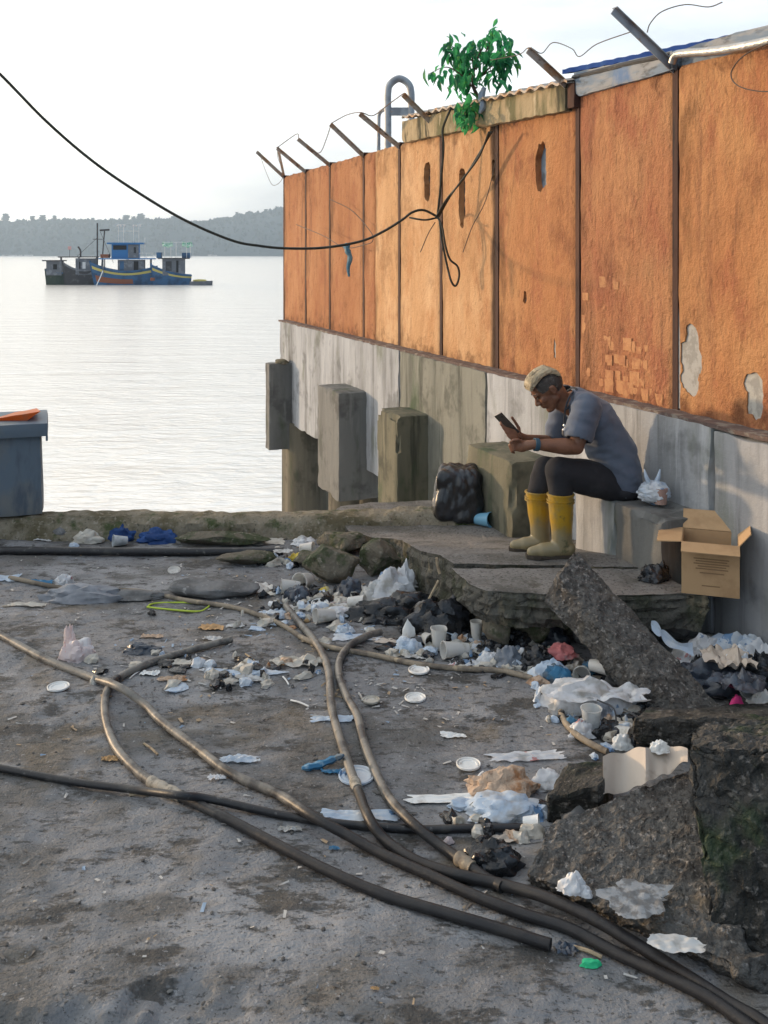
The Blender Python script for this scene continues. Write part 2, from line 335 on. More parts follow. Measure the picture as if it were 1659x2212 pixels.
# ---------------------------------------------------------------- painted sea wall
def paint(name, base, light, dark, red, extra=(), rough_=1.0):
    return mat(name, base, .85, [dict(c=light, s=1.6, lo=.42, hi=.66, st=(1, 1, .5)), dict(c=red, s=2.6, lo=.48, hi=.66, st=(1, 1, .55), f=.85, d=5, r=.7), dict(c=dark, s=6, lo=.55, hi=.74, st=(1, 1, .08), f=.7, d=5),
        dict(c=tuple(q * .55 for q in red), s=1.7, lo=.52, hi=.70, f=.6, d=5, r=.7), dict(c=tuple(q * .45 for q in base), s=17, lo=.58, hi=.70, st=(1, 1, .55), f=.6, d=5, r=.7), dict(c=light, s=30, lo=.58, hi=.72, st=(1, 1, .7), f=.6), dict(gen=0, c=tuple(q * .35 for q in base), s=7, st=(1, 1, .35), lo=1.28, hi=1.62, f=.75), dict(gen=2, c=tuple(q * .4 for q in red), s=9, lo=1.38, hi=1.62, f=.7)] + list(extra),
        [(4, .6 * rough_, .035, (1, 1, .7)), (14, .8 * rough_, .013, (1, 1, .45)), (42, 1.0 * rough_, .010, (1, 1, .8)), (110, .9 * rough_, .005)], spec=.2)
m_far = paint("shaded_orange_paint", (.34, .15, .068), (.39, .19, .09), (.16, .07, .04), (.29, .115, .055))  # far panels: the shadow lying on them is put into the paint colour
m_mid = paint("sunlit_orange_paint", (.50, .29, .145), (.57, .36, .20), (.26, .14, .07), (.43, .22, .10))  # middle panels: same wall, lightened in the colour where the sun strikes
soot = dict(c=(.05, .028, .02), along=(TX, TY, 0), a0=u2d(1055) + TX * 4.04, a1=u2d(1080) + TX * 4.04, s=4, st=(1, 1, .35), lo=.62, hi=1.0, f=.95)
m_soot = paint("sunlit_orange_paint_with_soot", (.47, .26, .125), (.54, .33, .175), (.22, .11, .055), (.40, .195, .09), [soot])  # sunlight again put into the base colour, with a real soot stain
m_near = paint("orange_paint", (.39, .175, .075), (.44, .225, .10), (.17, .075, .045), (.32, .12, .06), rough_=1.25)
m_brickp = paint("bare_brick_paint", (.36, .155, .075), (.42, .21, .10), (.15, .07, .045), (.30, .11, .06), rough_=1.6)
m_post = mat("rust_brown_post", (.05, .022, .017), .8, [dict(c=(.10, .04, .02), s=8, lo=.5, hi=.7, st=V), dict(c=(.02, .012, .012), s=20, lo=.5, hi=.65, st=V)], [(40, .5, .006)])
m_cavity = mat("cavity_concrete", (.10, .095, .09), .95, [dict(c=(.04, .035, .03), s=16, lo=.45, hi=.6)], [(30, .8, .02)])
m_bluecav = mat("blue_sheet_behind", (.20, .25, .30), .7, [dict(c=(.12, .14, .16), s=12, lo=.5, hi=.65)], [(30, .4, .01)])
m_bare = mat("bare_render_patch", (.36, .35, .33), .9, [dict(c=(.27, .26, .24), s=14, lo=.48, hi=.62), dict(c=(.03, .03, .028), along=(0, 0, 1), a0=1.55, a1=1.95, s=9, st=(1, 1, .4), lo=.9, hi=1.15, f=.95)], [(50, .5, .005)])
m_bare2 = mat("pale_render_patch", (.38, .37, .34), .9, [dict(c=(.28, .27, .25), s=14, lo=.48, hi=.62)], [(50, .5, .005)])
m_brick = mat("exposed_brick", (.45, .225, .105), .9, [dict(c=(.37, .165, .08), s=14, lo=.45, hi=.6), dict(c=(.28, .13, .07), s=40, lo=.58, hi=.7, f=.7)], [(50, .7, .008)])

wall = empty("painted_wall", Wp(8, -.1, 1.147), "long orange painted panel wall standing on the concrete sea wall", "wall"); wall["kind"] = "thing"
ZB, ZT = 1.147, 3.24
seams = [613, 660, 712, 785, 862, 952, 1073, 1247, 1458, 1768, 2260]
def panel(ua, ub, m, ztop=ZT, holes=(), seed=0, gap=(1, 1), rough_=.006):
    # holes: (u0, v0, u1, v1, depth, material) irregular openings through the plaster
    da, db = u2d(ua), u2d(ub)       # da > db (far, near)
    da -= .027 * gap[0]; db += .027 * gap[1]
    L = da - db; nx = max(6, int(L / .026)); nz = int((ztop - ZB) / .028); vs = []; fs = []
    hs = []
    for (u0, v0, u1, v1, dep, mm) in holes:
        uc = (u0 + u1) / 2; hs.append((u2d(u1), u2d(u0), vz(uc, v1), vz(uc, v0), dep, mm))
    for j in range(nz + 1):
        for i in range(nx + 1):
            d = da - L * i / nx; z = ZB + (ztop - ZB) * j / nz
            if j == nz: z += .012 * noise.noise(Vector((d * 7, seed, 3))) + .01 * noise.noise(Vector((d * 25, seed, 3)))
            p = rough_ * (noise.noise(Vector((d * 3, seed, z * 1.2))) + .8 * noise.noise(Vector((d * 13, seed + 3, z * 4))) + .4 * noise.noise(Vector((d * 34, seed + 3, z * 12))))
            if i in (0, nx): p -= .012
            if j == nz: p -= .02
            vs.append(Wp(d, p, z))
    gone = set()
    for j in range(nz):
        for i in range(nx):
            d = da - L * (i + .5) / nx; z = ZB + (ztop - ZB) * (j + .5) / nz
            for k, h in enumerate(hs):
                cx_, cz_ = (d - (h[0] + h[1]) / 2) / ((h[1] - h[0]) / 2), (z - (h[2] + h[3]) / 2) / ((h[3] - h[2]) / 2)
                if abs(cx_) ** 3 + abs(cz_) ** 3 < 1.0 + .9 * noise.noise(Vector((d * 9, z * 9, k + seed))): gone.add((i, j, k)); break
    hole = {(i, j): k for i, j, k in gone}; W = nx + 1
    nb_ = {}
    for (i, j) in hole:
        for (di, dj, e) in ((-1, 0, ((i, j), (i, j + 1))), (1, 0, ((i + 1, j + 1), (i + 1, j))), (0, -1, ((i + 1, j), (i, j))), (0, 1, ((i, j + 1), (i + 1, j + 1)))):
            if (i + di, j + dj) not in hole:
                a, b = (q[1] * W + q[0] for q in e); nb_.setdefault(a, []).append(b); nb_.setdefault(b, []).append(a)
    for it_ in range(1):
        new = {a: vs[a] * .4 + sum((vs[b] for b in l_), Vector()) * (.6 / len(l_)) for a, l_ in nb_.items()}
        for a, q in new.items(): vs[a] = q
    for a in nb_:
        jz = .013; vs[a] = vs[a] + Vector((TX, TY, 0)) * jz * noise.noise(vs[a] * 40) + Vector((0, 0, jz * 1.5 * noise.noise(vs[a] * 37 + Vector((5, 0, 0)))))
    for j in range(nz):
        for i in range(nx):
            if (i, j) not in hole: fs.append((j * W + i, j * W + i + 1, (j + 1) * W + i + 1, (j + 1) * W + i))
    cache = {}
    def back(i, j, dep):
        if (i, j, dep) not in cache:
            cache[(i, j, dep)] = len(vs); q = vs[j * W + i]; vs.append(q - Vector((NX, NY, 0)) * (dep + .01))
        return cache[(i, j, dep)]
    bk = {}
    for (i, j), k in hole.items():
        dep = hs[k][4]
        for (di, dj, e) in ((-1, 0, ((i, j), (i, j + 1))), (1, 0, ((i + 1, j + 1), (i + 1, j))), (0, -1, ((i + 1, j), (i, j))), (0, 1, ((i, j + 1), (i + 1, j + 1)))):
            if (i + di, j + dj) not in hole:
                a, b = e; fs.append((a[1] * W + a[0], b[1] * W + b[0], back(*b, dep), back(*a, dep)))
    # edges, top and back of the slab
    n0 = len(vs)
    ring = [i for i in range(W)] + [j * W + nx for j in range(1, nz + 1)] + [nz * W + i for i in range(nx - 1, -1, -1)] + [j * W for j in range(nz - 1, 0, -1)]
    for r_ in ring:
        q = vs[r_]; vs.append(q - Vector((NX, NY, 0)) * .09)
    m_ = len(ring)
    for q in range(m_): fs.append((ring[(q + 1) % m_], ring[q], n0 + q, n0 + (q + 1) % m_))
    fs.append(tuple(n0 + q for q in range(m_)))
    o = mk("panel", (vs, fs), m, wall, smooth=True)
    for k, h in enumerate(hs):
        mk("cavity", box((Wp((h[0] + h[1]) / 2, -h[4] - .012, (h[2] + h[3]) / 2)), (.02, (h[1] - h[0]) * 1.5 + .06, (h[3] - h[2]) * 1.35 + .06), math.atan2(NY, NX) + math.pi), h[5], o)
    return o
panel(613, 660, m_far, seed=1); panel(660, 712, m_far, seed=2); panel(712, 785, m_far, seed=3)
panel(785, 810, m_far, seed=4, gap=(1, .02)); panel(810, 862, m_mid, seed=5, gap=(.02, 1))  # panel split where the painted shadow edge falls
panel(862, 952, m_mid, seed=6, holes=[(917, 352, 930, 432, .05, m_cavity)])
panel(952, 1073, m_soot, seed=7, holes=[(991, 362, 1006, 492, .05, m_cavity), (1062, 345, 1069, 395, .03, m_cavity)])
panel(1073, 1247, m_mid if False else m_near, ztop=3.2, seed=8, holes=[(1158, 305, 1181, 412, .05, m_bluecav), (1131, 622, 1139, 655, .02, m_cavity), (1195, 725, 1202, 780, .006, m_bare2)], rough_=.004)
pb = panel(1247, 1458, m_brickp, seed=9, rough_=.009)
panel(1458, 1768, m_near, seed=10, holes=[(1472, 706, 1512, 852, .007, m_bare), (1608, 800, 1650, 900, .007, m_bare2)], rough_=.007)
panel(1768, 2260, m_near, seed=11)
for i, u in enumerate(seams):
    d = u2d(u); zt = ZT + .02 if i < 9 else ZT
    mk("post", box(Wp(d, -.062, (ZB + zt) / 2), (.12, .05, zt - ZB), math.atan2(NY, NX) + math.pi), m_post, wall)
# bricks that show through where the plaster has fallen, on the second panel from the right
rnd = random.Random(12); me_b = None
for (u, v, s) in [(1303, 612, 1), (1312, 606, .8), (1324, 610, .9), (1331, 616, .7), (1350, 608, .6), (1266, 640, .9), (1262, 690, .8), (1265, 712, 1), (1312, 742, 1), (1322, 747, .7), (1356, 748, 1.2), (1366, 752, 1), (1380, 755, .8), (1395, 750, .6), (1316, 780, 1), (1333, 776, .8), (1345, 780, .9), (1352, 784, .7), (1375, 788, 1.1), (1392, 792, .9), (1268, 806, 1.1), (1318, 815, 1.2), (1335, 812, .8), (1352, 818, .7), (1372, 822, 1.3), (1385, 828, 1), (1400, 836, .7), (1318, 838, 1.2), (1340, 842, 1.1), (1358, 850, 1.3), (1375, 852, 1.1), (1393, 856, 1.2), (1408, 858, 1.1), (1425, 866, 1), (1436, 850, .8), (1430, 822, .7), (1415, 800, .6), (1300, 826, .7), (1290, 836, .7)]:
    d, z = u2d(u), vz(u, v)
    if me_b is None:
        o = mk("brick", rough_box([Wp(d, -.012, z - .035) + Vector((TX, TY, 0)) * q * .042 + Vector((NX, NY, 0)) * a * .022 + Vector((0, 0, c * .07)) for c in (0, 1) for q, a in ((1, 0), (-1, 0), (-1, 1), (1, 1))][0:8], (3, 2, 3), .004, 22, 3, .12), m_brick, pb)
        me_b = o.data
    else:
        o = bpy.data.objects.new("brick", me_b); COL.objects.link(o); o.parent = pb
    o.location = Wp(d, -.012 + .004 + rnd.uniform(-.002, .003), z - .03) + Vector((NX, NY, 0)) * .0 - wloc(pb); o.scale = (s, s, s * rnd.uniform(.85, 1.2)); o.rotation_euler = (0, 0, rnd.uniform(-.05, .05))

# concrete sea wall below
def conc(name, base, dark, green, extra=(), f=.8):
    return mat(name, base, .9, [dict(c=dark, s=3.2, lo=.40, hi=.70, st=(1, 1, .14), f=f, d=5), dict(c=tuple(q * .5 for q in dark), s=9, lo=.52, hi=.74, st=(1, 1, .07), f=.75, d=5), dict(c=tuple(q * .6 for q in dark), s=2.2, lo=.52, hi=.66, f=.6, r=.7), dict(c=green, s=3.0, lo=.54, hi=.72, st=(1, 1, .4), f=.75),
        dict(c=tuple(min(1, q * 1.25) for q in base), s=9, lo=.56, hi=.7, st=(1, 1, .10), f=.6)] + list(extra), [(6, .3, .02), (45, .45, .006), (120, .3, .003)], spec=.25)
m_c1 = conc("streaked_concrete", (.35, .365, .385), (.17, .175, .18), (.13, .145, .105))
m_c2 = conc("mossy_concrete", (.21, .21, .18), (.095, .10, .085), (.06, .095, .05))
m_c3 = conc("pale_render", (.38, .39, .405), (.22, .225, .225), (.16, .175, .14), f=.7)
m_c4 = conc("grey_render", (.32, .325, .335), (.22, .225, .23), (.20, .215, .19), f=.65)
m_blk = conc("pile_cap_concrete", (.165, .167, .16), (.10, .10, .097), (.07, .085, .055))
m_blkm = conc("mossy_block_concrete", (.15, .14, .10), (.06, .065, .05), (.033, .065, .028))
m_pile = conc("pile_concrete", (.14, .125, .095), (.07, .065, .05), (.05, .065, .04))
sw = empty("concrete_sea_wall", Wp(8, .1, -.24), "streaked grey concrete sea wall under the orange panels, carried on piles at the far end", "sea wall"); sw["kind"] = "thing"
def seg(ua, ub, m, seed, zb=-.234, p=.14, topj=0):
    da, db = u2d(ua, p), u2d(ub, p)
    c = [Wp(da, p, zb), Wp(db, p, zb), Wp(db, -.18, zb), Wp(da, -.18, zb), Wp(da, p, ZB + topj), Wp(db, p, ZB + topj), Wp(db, -.18, ZB + topj), Wp(da, -.18, ZB + topj)]
    n = (max(4, int((da - db) / .05)), 4, 26)
    return mk("wall_segment", rough_box(c, n, .006, 8, seed, .03, .02), m, sw, smooth=True)
seg(605, 862.5, m_c1, 1); seg(863.5, 1049, m_c2, 2, p=.148); seg(1051, 1538, m_c3, 3, zb=-.3); seg(1542, 2300, m_c4, 4, p=.135, zb=-.3, topj=-.012)
# coping crumbs and a dark grey mortar bed along the ledge
m_bed = mat("ledge_mortar", (.12, .085, .075), .95, [dict(c=(.22, .19, .16), s=12, lo=.5, hi=.65)], [(40, .8, .01)])
mk("ledge_bed", rough_box([Wp(a, p, z) for z in (ZB - .01, ZB + .014) for a, p in ((u2d(620), .13), (u2d(2200), .13), (u2d(2200), -.02), (u2d(620), -.02))], (160, 3, 1), .007, 14, 2, .1), m_bed, sw)
def capblock(ua, ub, m, seed, zt, zb, taper=True, po=.457, chip=.02, mside=None):
    da, db = u2d(ua, po), u2d(ub, po); pi_ = .1
    c = [Wp(da, po, zb), Wp(db, po, zb), Wp(db, pi_, zb), Wp(da, pi_, zb), Wp(da, po, zt), Wp(db, po, zt), Wp(db, pi_, zt), Wp(da, pi_, zt)]
    if taper:
        c[2] = Wp(db, -.05, zb); c[3] = Wp(da, -.05, zb)
    return mk("pile_cap", rough_box(c, (14, 10, 22), .005, 10, seed, .025, chip), m, sw, smooth=True)
capblock(574, 582, m_blk, 11, .615, -.56)
capblock(686, 732, m_blk, 12, .615, -.56)
capblock(815, 858, m_blkm, 13, .625, -.6, chip=.07)
capblock(1005, 1107, m_blkm, 14, .64, -.3, taper=False, chip=.05)
capblock(1243, 1326, m_c3, 15, .648, -.1, taper=False)
capblock(1327, 1429, m_c4 if False else m_blk, 16, .656, -.1, taper=False, chip=.03)
mk("soil_heap", rock(Wp(u2d(578, .457), .25, .63), (.25, .25, .10), 5), m_quay, sw)
for (uu, p, r) in ((668, -.12, .30), (760, -.12, .28), (800, -.05, .12), (840, -.5, .2)):
    d = u2d(uu, p); mk("pile", tube([Wp(d, p, -3), Wp(d, p, -.2)], r, 28), m_pile, sw, smooth=True)
d = u2d(613, -.02); mk("pile", box(Wp(d - .35, -.02, -1.6), (.16, .30, 2.8), math.atan2(NY, NX)), m_pile, sw)

# raised walkway slabs in front of the wall
def slz(y): return max(.10, min(.34, .34 - .2018 * (y - 5.7)))
def slab(name, outline, thick, m, ms, label, und=.05, seed=0):
    # outline: polygon in plan, clockwise or not; top follows slz, worn sides
    P = []
    n = len(outline)
    for i in range(n):
        a, b = Vector(outline[i]), Vector(outline[(i + 1) % n]); k = max(1, int((b - a).length / .022))
        for j in range(k): P.append(a.lerp(b, j / k))
    cx_ = sum(p.x for p in P) / len(P); cy_ = sum(p.y for p in P) / len(P); c2 = Vector((cx_, cy_))
    rings = []; 
    def jit(p, i, a): return Vector((p.x + a * noise.noise(Vector((p.x * 6, p.y * 6, i + seed))) + .9 * a * noise.noise(Vector((p.x * 24, p.y * 24, i * 1.3 + seed))), p.y + a * noise.noise(Vector((p.x * 6, p.y * 6, i + 20 + seed))) + .9 * a * noise.noise(Vector((p.x * 24, p.y * 24, i * 1.3 + 30 + seed)))))
    b = B(); fm = []
    lev = [(0, 0, .006), (.004, .06, .008), (-.003, .14, .012), (.005, .24, .018), (-.006, .36, .022), (.008, .5, .026), (.0, .65, .03), (und * .6, .82, .034), (und, 1, .036)]
    vs = []
    m_ = len(P)
    for li, (ins, t, a) in enumerate(lev):
        for p in P:
            q = jit(p, li, a); q = q + (c2 - q).normalized() * ins; z = slz(q.y) - thick * t + (.006 * noise.noise(Vector((q.x * 9, q.y * 9, 2))))
            vs.append(Vector((q.x, q.y, z)))
    fs = []
    for li in range(len(lev) - 1):
        for i in range(m_): fs.append((li * m_ + (i + 1) % m_, li * m_ + i, (li + 1) * m_ + i, (li + 1) * m_ + (i + 1) % m_)); fm.append(1)
    # top: concentric rings toward the centre line
    prev = list(range(m_)); K = 14
    for r_ in range(1, K + 1):
        cur = []
        for i in range(m_):
            p = Vector((vs[i].x, vs[i].y)).lerp(c2, r_ / K * .98); z = slz(p.y) + .007 * noise.noise(Vector((p.x * 5, p.y * 5, 8))) + .004 * noise.noise(Vector((p.x * 17, p.y * 17, 8)))
            cur.append(len(vs)); vs.append(Vector((p.x, p.y, z)))
        for i in range(m_): fs.append((prev[i], prev[(i + 1) % m_], cur[(i + 1) % m_], cur[i])); fm.append(0)
        prev = cur
    fs.append(tuple(prev)); fm.append(0)
    return mk(name, (vs, fs), m, label=label, cat="slab", kind="thing", mats=[ms], fm=fm, smooth=False)
def xy(u, v, z): q = G(u, v, z); return (q.x, q.y)
def wxy(d, p): q = Wp(d, p, 0); return (q.x, q.y)
o1 = [xy(905, 1082, .10), xy(800, 1086, .10), xy(735, 1094, .10), xy(724, 1102, .10), xy(752, 1140, .12), xy(850, 1146, .19), xy(868, 1152, .20), xy(905, 1190, .28), xy(978, 1219, .335), xy(1200, 1221, .34), (1.45, 5.47), wxy(u2d(1500, .14), .13), wxy(8.65, .14)]
slab("walkway_slab", o1, .40, m_slab, m_slabside, "long worn concrete walkway slab under the seated man's boots, running to the water", und=.01, seed=1)
o2 = [xy(976, 1228, .34), xy(1012, 1260, .34), xy(1052, 1276, .34), xy(1200, 1284, .34), xy(1360, 1286, .34), xy(1490, 1280, .34), wxy(u2d(1530, .4), .40), (1.47, 5.44), xy(1190, 1227, .34)]
slab("walkway_slab", o2, .19, m_slab, m_slabside, "short broken end slab of the walkway, resting on rubble", und=.05, seed=5)
m_fill = mat("dark_rubble_fill", (.05, .045, .04), .95, [dict(c=(.11, .10, .09), s=9, lo=.5, hi=.65)], [(20, 1, .04)])
mk("walkway_fill", rough_box([Vector((*q, z)) for z, s in ((-.1, 0), (.02, 1)) for q in ((.72, 5.32), (1.60, 5.32), (1.3, 7.3), (.0, 7.2))], (18, 26, 3), .03, 7, 4, .05), m_fill, kind="structure")
mk("walkway_fill", rough_box([Vector((*q, z)) for z in (-.1, .24) for q in ((.85, 5.38), (1.58, 5.36), (1.60, 6.0), (.75, 6.0))], (14, 12, 5), .03, 7, 6, .05), m_fill, kind="structure")
# ---------------------------------------------------------------- along the top of the wall
m_rust = mat("rusty_steel", (.42, .37, .32), .75, [dict(c=(.38, .23, .13), s=9, lo=.48, hi=.62), dict(c=(.16, .12, .10), s=22, lo=.54, hi=.68), dict(c=(.38, .37, .36), s=5, lo=.58, hi=.7, f=.6)], [(60, .5, .004)], metal=.2)
m_galv = mat("galvanised_steel", (.36, .38, .40), .55, [dict(c=(.24, .25, .27), s=6, lo=.45, hi=.65), dict(c=(.30, .20, .13), s=12, lo=.6, hi=.72)], [(50, .3, .003)], metal=.4)
m_lintel = mat("weathered_lintel", (.36, .28, .17), .92, [dict(c=(.13, .12, .06), s=4, lo=.45, hi=.62, st=(1, 1, .25)), dict(c=(.06, .055, .035), s=7, lo=.53, hi=.68, st=(1, 1, .2)), dict(c=(.45, .37, .25), s=10, lo=.56, hi=.7, st=(1, 1, .3))], [(12, .5, .02), (50, .6, .006)])
m_bluebeam = mat("worn_blue_beam", (.16, .21, .27), .75, [dict(c=(.26, .27, .28), s=5, lo=.45, hi=.6, st=(.6, .6, 3)), dict(c=(.08, .085, .09), s=8, lo=.52, hi=.68, st=(.6, .6, 2)), dict(c=(.10, .17, .30), s=3, lo=.55, hi=.7)], [(30, .5, .006)])
m_blueroof = mat("blue_roof_paint", (.015, .055, .22), .8, [dict(c=(.04, .10, .26), s=5, lo=.5, hi=.7)], spec=.1)
m_black = mat("black_rubber", (.02, .02, .022), .5, [dict(c=(.05, .048, .045), s=20, lo=.5, hi=.7)], [(60, .2, .002)])
m_wire = mat("thin_rusty_wire", (.10, .075, .06), .7)
m_foil = mat("silver_foil_tube", (.40, .39, .37), .4, [dict(c=(.5, .48, .45), s=8, lo=.5, hi=.65)], [(12, .6, .02)], metal=.75)
ra = math.atan2(NY, NX) + math.pi
shed = empty("shed_roof", Wp(6, -.3, 3.2), "low shed roof edge behind the wall top, with weathered lintel and blue sheet edging", "roof"); shed["kind"] = "thing"
def strip(name, pts, p0, p1, m, n=(30, 2, 4), amp=.008, seed=0):   # pts: (u, v_bottom, v_top) at both ends, on plane p1
    (ua, ba, ta), (ub, bb, tb_) = pts; da, db = u2d(ua, p1), u2d(ub, p1)
    c = [Wp(da, p1, vz(ua, ba, p1)), Wp(db, p1, vz(ub, bb, p1)), Wp(db, p0, vz(ub, bb, p1)), Wp(da, p0, vz(ua, ba, p1)), Wp(da, p1, vz(ua, ta, p1)), Wp(db, p1, vz(ub, tb_, p1)), Wp(db, p0, vz(ub, tb_, p1)), Wp(da, p0, vz(ua, ta, p1))]
    return mk(name, rough_box(c, n, amp, 9, seed, .06, .03), m, shed, smooth=True)
strip("lintel", ((868, 308, 262), (1222, 238, 176)), -.20, .06, m_lintel, (70, 4, 8), .010, 3)
strip("lintel_end", ((1222, 236, 180), (1240, 232, 172)), -.2, .045, m_post, (4, 3, 4), .006, 4)
strip("fascia_beam", ((1238, 212, 157), (1456, 150, 108)), -.16, .03, m_bluebeam, (50, 4, 6), .006, 5)
strip("fascia_beam", ((1462, 150, 110), (2200, -60, -120)), -.20, -.01, m_bluebeam, (50, 4, 6), .006, 6)
def roof_edge(ua, va, ub, vb, p, m, th=.03, dep=1.6, name="roof_sheet", amp=.012):
    da, db = u2d(ua, p), u2d(ub, p); za, zb = vz(ua, va, p), vz(ub, vb, p)
    def fn(s, a):
        d = da + (db - da) * s; z = za + (zb - za) * s
        return Wp(d, p - a * dep, z + a * .25 + amp * math.sin(d * 40) + .008 * noise.noise(Vector((d * 5, a * 3, 2))))
    b = B().add(grid(160, 6, fn)); b.add(grid(160, 6, lambda s, a: fn(s, a) - Vector((0, 0, th)))); b.add(grid(160, 1, lambda s, a: fn(s, 0) - Vector((0, 0, th * (1 - a)))))
    return mk(name, b.vf, m, shed, smooth=True)
roof_edge(868, 252, 1225, 172, .10, m_rust, .018)
roof_edge(1215, 150, 1665, 57, -.25, m_blueroof, .035, amp=.003)
roof_edge(1665, 57, 2200, -60, -.25, m_blueroof, .035, amp=.003)
mk("edge_trim", B().add(tube([Wp(u2d(a, .02), .02, vz(a, v, .02)) for a, v in ((1240, 168), (1350, 140), (1450, 118))], .02, 8)).vf, m_black, shed, smooth=True)
pp = [(1452, 136), (1459, 120), (1476, 115), (1540, 110), (1600, 101), (1660, 88), (1760, 60)]
mk("foil_duct", tube(cr([Wp(u2d(u, .05), .05, vz(u, v, .05)) for u, v in pp], 8), .024, 14), m_foil, label="shiny silver foil duct lying along the wall top beyond the last raised arm", cat="duct", smooth=True)

# raised steel arms
arms = [((613, 379), (556, 326), 1.0, "rusty steel arm leaning out at the seaward end of the wall"), ((660, 368), (600, 318), 1.0, "rusty steel arm braced with a second bar, second from the seaward end"),
        ((712, 353), (645, 298), 1.0, "rusty steel arm third from the seaward end of the wall"), ((785, 332), (716, 266), 1.05, "grey steel arm fourth from the seaward end of the wall"),
        ((862, 312), (779, 243), 1.05, "rusty steel arm beside the ladder hoop, leaning left from the wall"), ((940, 268), (873, 201), 1.05, "rusty steel arm rising in front of the weathered lintel"),
        ((1235, 188), (1143, 103), 1.1, "rust spotted steel arm where the lintel meets the blue beam"), ((1455, 138), (1328, 16), 1.15, "tall pale steel arm leaning over the blue beam, nearest the camera")]
arm_tips = []
for i, ((ua, va), (ub, vb), sc_, lab) in enumerate(arms):
    d = u2d(ua); Yw = TY * d
    a = Wp(d, -.02, vz(ua, va) - .05); 
    # the arm leans out of the wall towards the water: rises at about 45 degrees
    a2 = D(ua, va, Yw); b2 = D(ub, vb, Yw - .16); arm_tips.append(b2)
    ar = empty("wire_bracket", a2, lab, "steel arm", "raised steel arms along the wall top")
    dr = (b2 - a2).normalized(); side = dr.cross(Vector((TX, TY, 0))).normalized(); w_ = .042 * sc_
    mk("angle_flange", bar(a2 - dr * .06, b2, w_, .006, side), m_rust if i != 7 else m_galv, ar)
    mk("angle_web", bar(a2 - dr * .06 + side * w_ * .5, b2 + side * w_ * .5, .006, w_, side), m_rust if i != 7 else m_galv, ar)
    if i == 1:
        Yb = TY * u2d(613); mk("brace", bar(b2, D(613, 379, Yb), .035, .012), m_rust, ar)
def wire(pts, r, lab, cat="wire", m=None, k=10, name="loose_wire", group=None):
    return mk(name, tube(cr(pts, k), r, 6), m or m_wire, label=lab, cat=cat, group=group, smooth=True)
wire([arm_tips[0] + Vector((.05, 0, -.1)), D(578, 380, 13.5), D(590, 400, 13.6), D(606, 392, 13.7), D(612, 372, 13.7), D(600, 340, 13.4), arm_tips[1]], .003, "fine wire curl at the seaward end of the wall top")
wire([arm_tips[1], D(640, 290, 12.8), arm_tips[2]], .005, "thin wire slung between the second and third arms")
wire([arm_tips[2] + Vector((.1, 0, -.12)), D(690, 330, 12), D(705, 300, 11.6), arm_tips[3]], .005, "thin wire drooping between the third and fourth arms")
wire([arm_tips[3], D(750, 248, 10.6), arm_tips[4], D(800, 250, 10), D(815, 245, 9.8), D(840, 225, 9.5), arm_tips[5]], .005, "thin wire arching past the ladder hoop to the lintel arm")
wire([D(1060, 130, 7.8), D(1120, 118, 7.4), arm_tips[6], D(1170, 115, 7), D(1195, 92, 6.9), D(1235, 105, 6.8), D(1252, 122, 6.75), D(1290, 95, 6.6), D(1365, 68, 6.3)], .0035, "kinked wire strung from the shrub to the tall pale arm")
wire([D(1398, 70, 6.0), D(1405, 50, 6), D(1430, 25, 5.9), D(1480, 10, 5.8), D(1530, 15, 5.7), D(1560, 5, 5.6)], .0035, "curled wire springing from the tall pale arm into the sky")
wire([D(1680, 85, 5.0), D(1610, 118, 5.15), D(1580, 155, 5.25), D(1590, 182, 5.2), D(1630, 196, 5.1), D(1690, 198, 4.95)], .0035, "wire loop hanging over the orange panel at the frame edge")

# hooped ladder behind the wall
lad = empty("roof_ladder", D(860, 320, 11.3), "grey steel ladder head with a round hoop behind the wall", "ladder")
YL = 11.3
def band(pts, w_, t_, n=6):
    P = cr(pts, n); return tube(P, w_ / 2, 10)
mk("hoop", band([D(838, 330, YL), D(838, 260, YL), D(838, 200, YL), D(844, 181, YL), D(862, 170, YL), D(881, 180, YL), D(888, 200, YL), D(888, 240, YL), D(888, 300, YL)], .085, .03), m_galv, lad, smooth=True)
mk("rung", bar(D(838, 241, YL), D(890, 241, YL), .05, .09), m_galv, lad)
mk("side_rail", band([D(818, 335, YL + .3), D(818, 270, YL + .3), D(820, 245, YL + .3), D(832, 235, YL + .2)], .045, .03), m_galv, lad, smooth=True)

# shrub growing out of the lintel
m_leaf = mat("shrub_leaf", (.06, .36, .13), .45, [dict(c=(.02, .16, .08), s=9, lo=.4, hi=.6), dict(c=(.12, .38, .08), s=14, lo=.55, hi=.7)], trans=.68, spec=.4)
m_bark = mat("thin_bark", (.14, .10, .07), .9, [dict(c=(.07, .05, .04), s=30)])
YS = 8.35; root = D(1035, 232, YS)
shrub = empty("wall_shrub", root, "bright green leafy shrub sprouting from the weathered lintel", "shrub")
rnd = random.Random(31); tips = []
mk("stem", tube(cr([root, D(1032, 210, YS - .05), D(1022, 185, YS - .1), D(1024, 150, YS - .1), D(1040, 105, YS - .1)], 5), [.02 - .0006 * i for i in range(21)], 7), m_bark, shrub, smooth=True)
limbs = [[(1030, 200), (1000, 165), (965, 145), (925, 160)], [(1026, 180), (1000, 140), (985, 112), (965, 95)], [(1024, 160), (1020, 120), (1022, 85)], [(1028, 150), (1050, 110), (1065, 80), (1085, 65)], [(1032, 170), (1065, 140), (1090, 118), (1112, 128)], [(1030, 190), (1005, 180), (975, 160)], [(1034, 215), (1020, 225), (1005, 240), (1000, 262)], [(1035, 165), (1075, 150), (1085, 175)], [(1030, 140), (1005, 120), (990, 130)]]
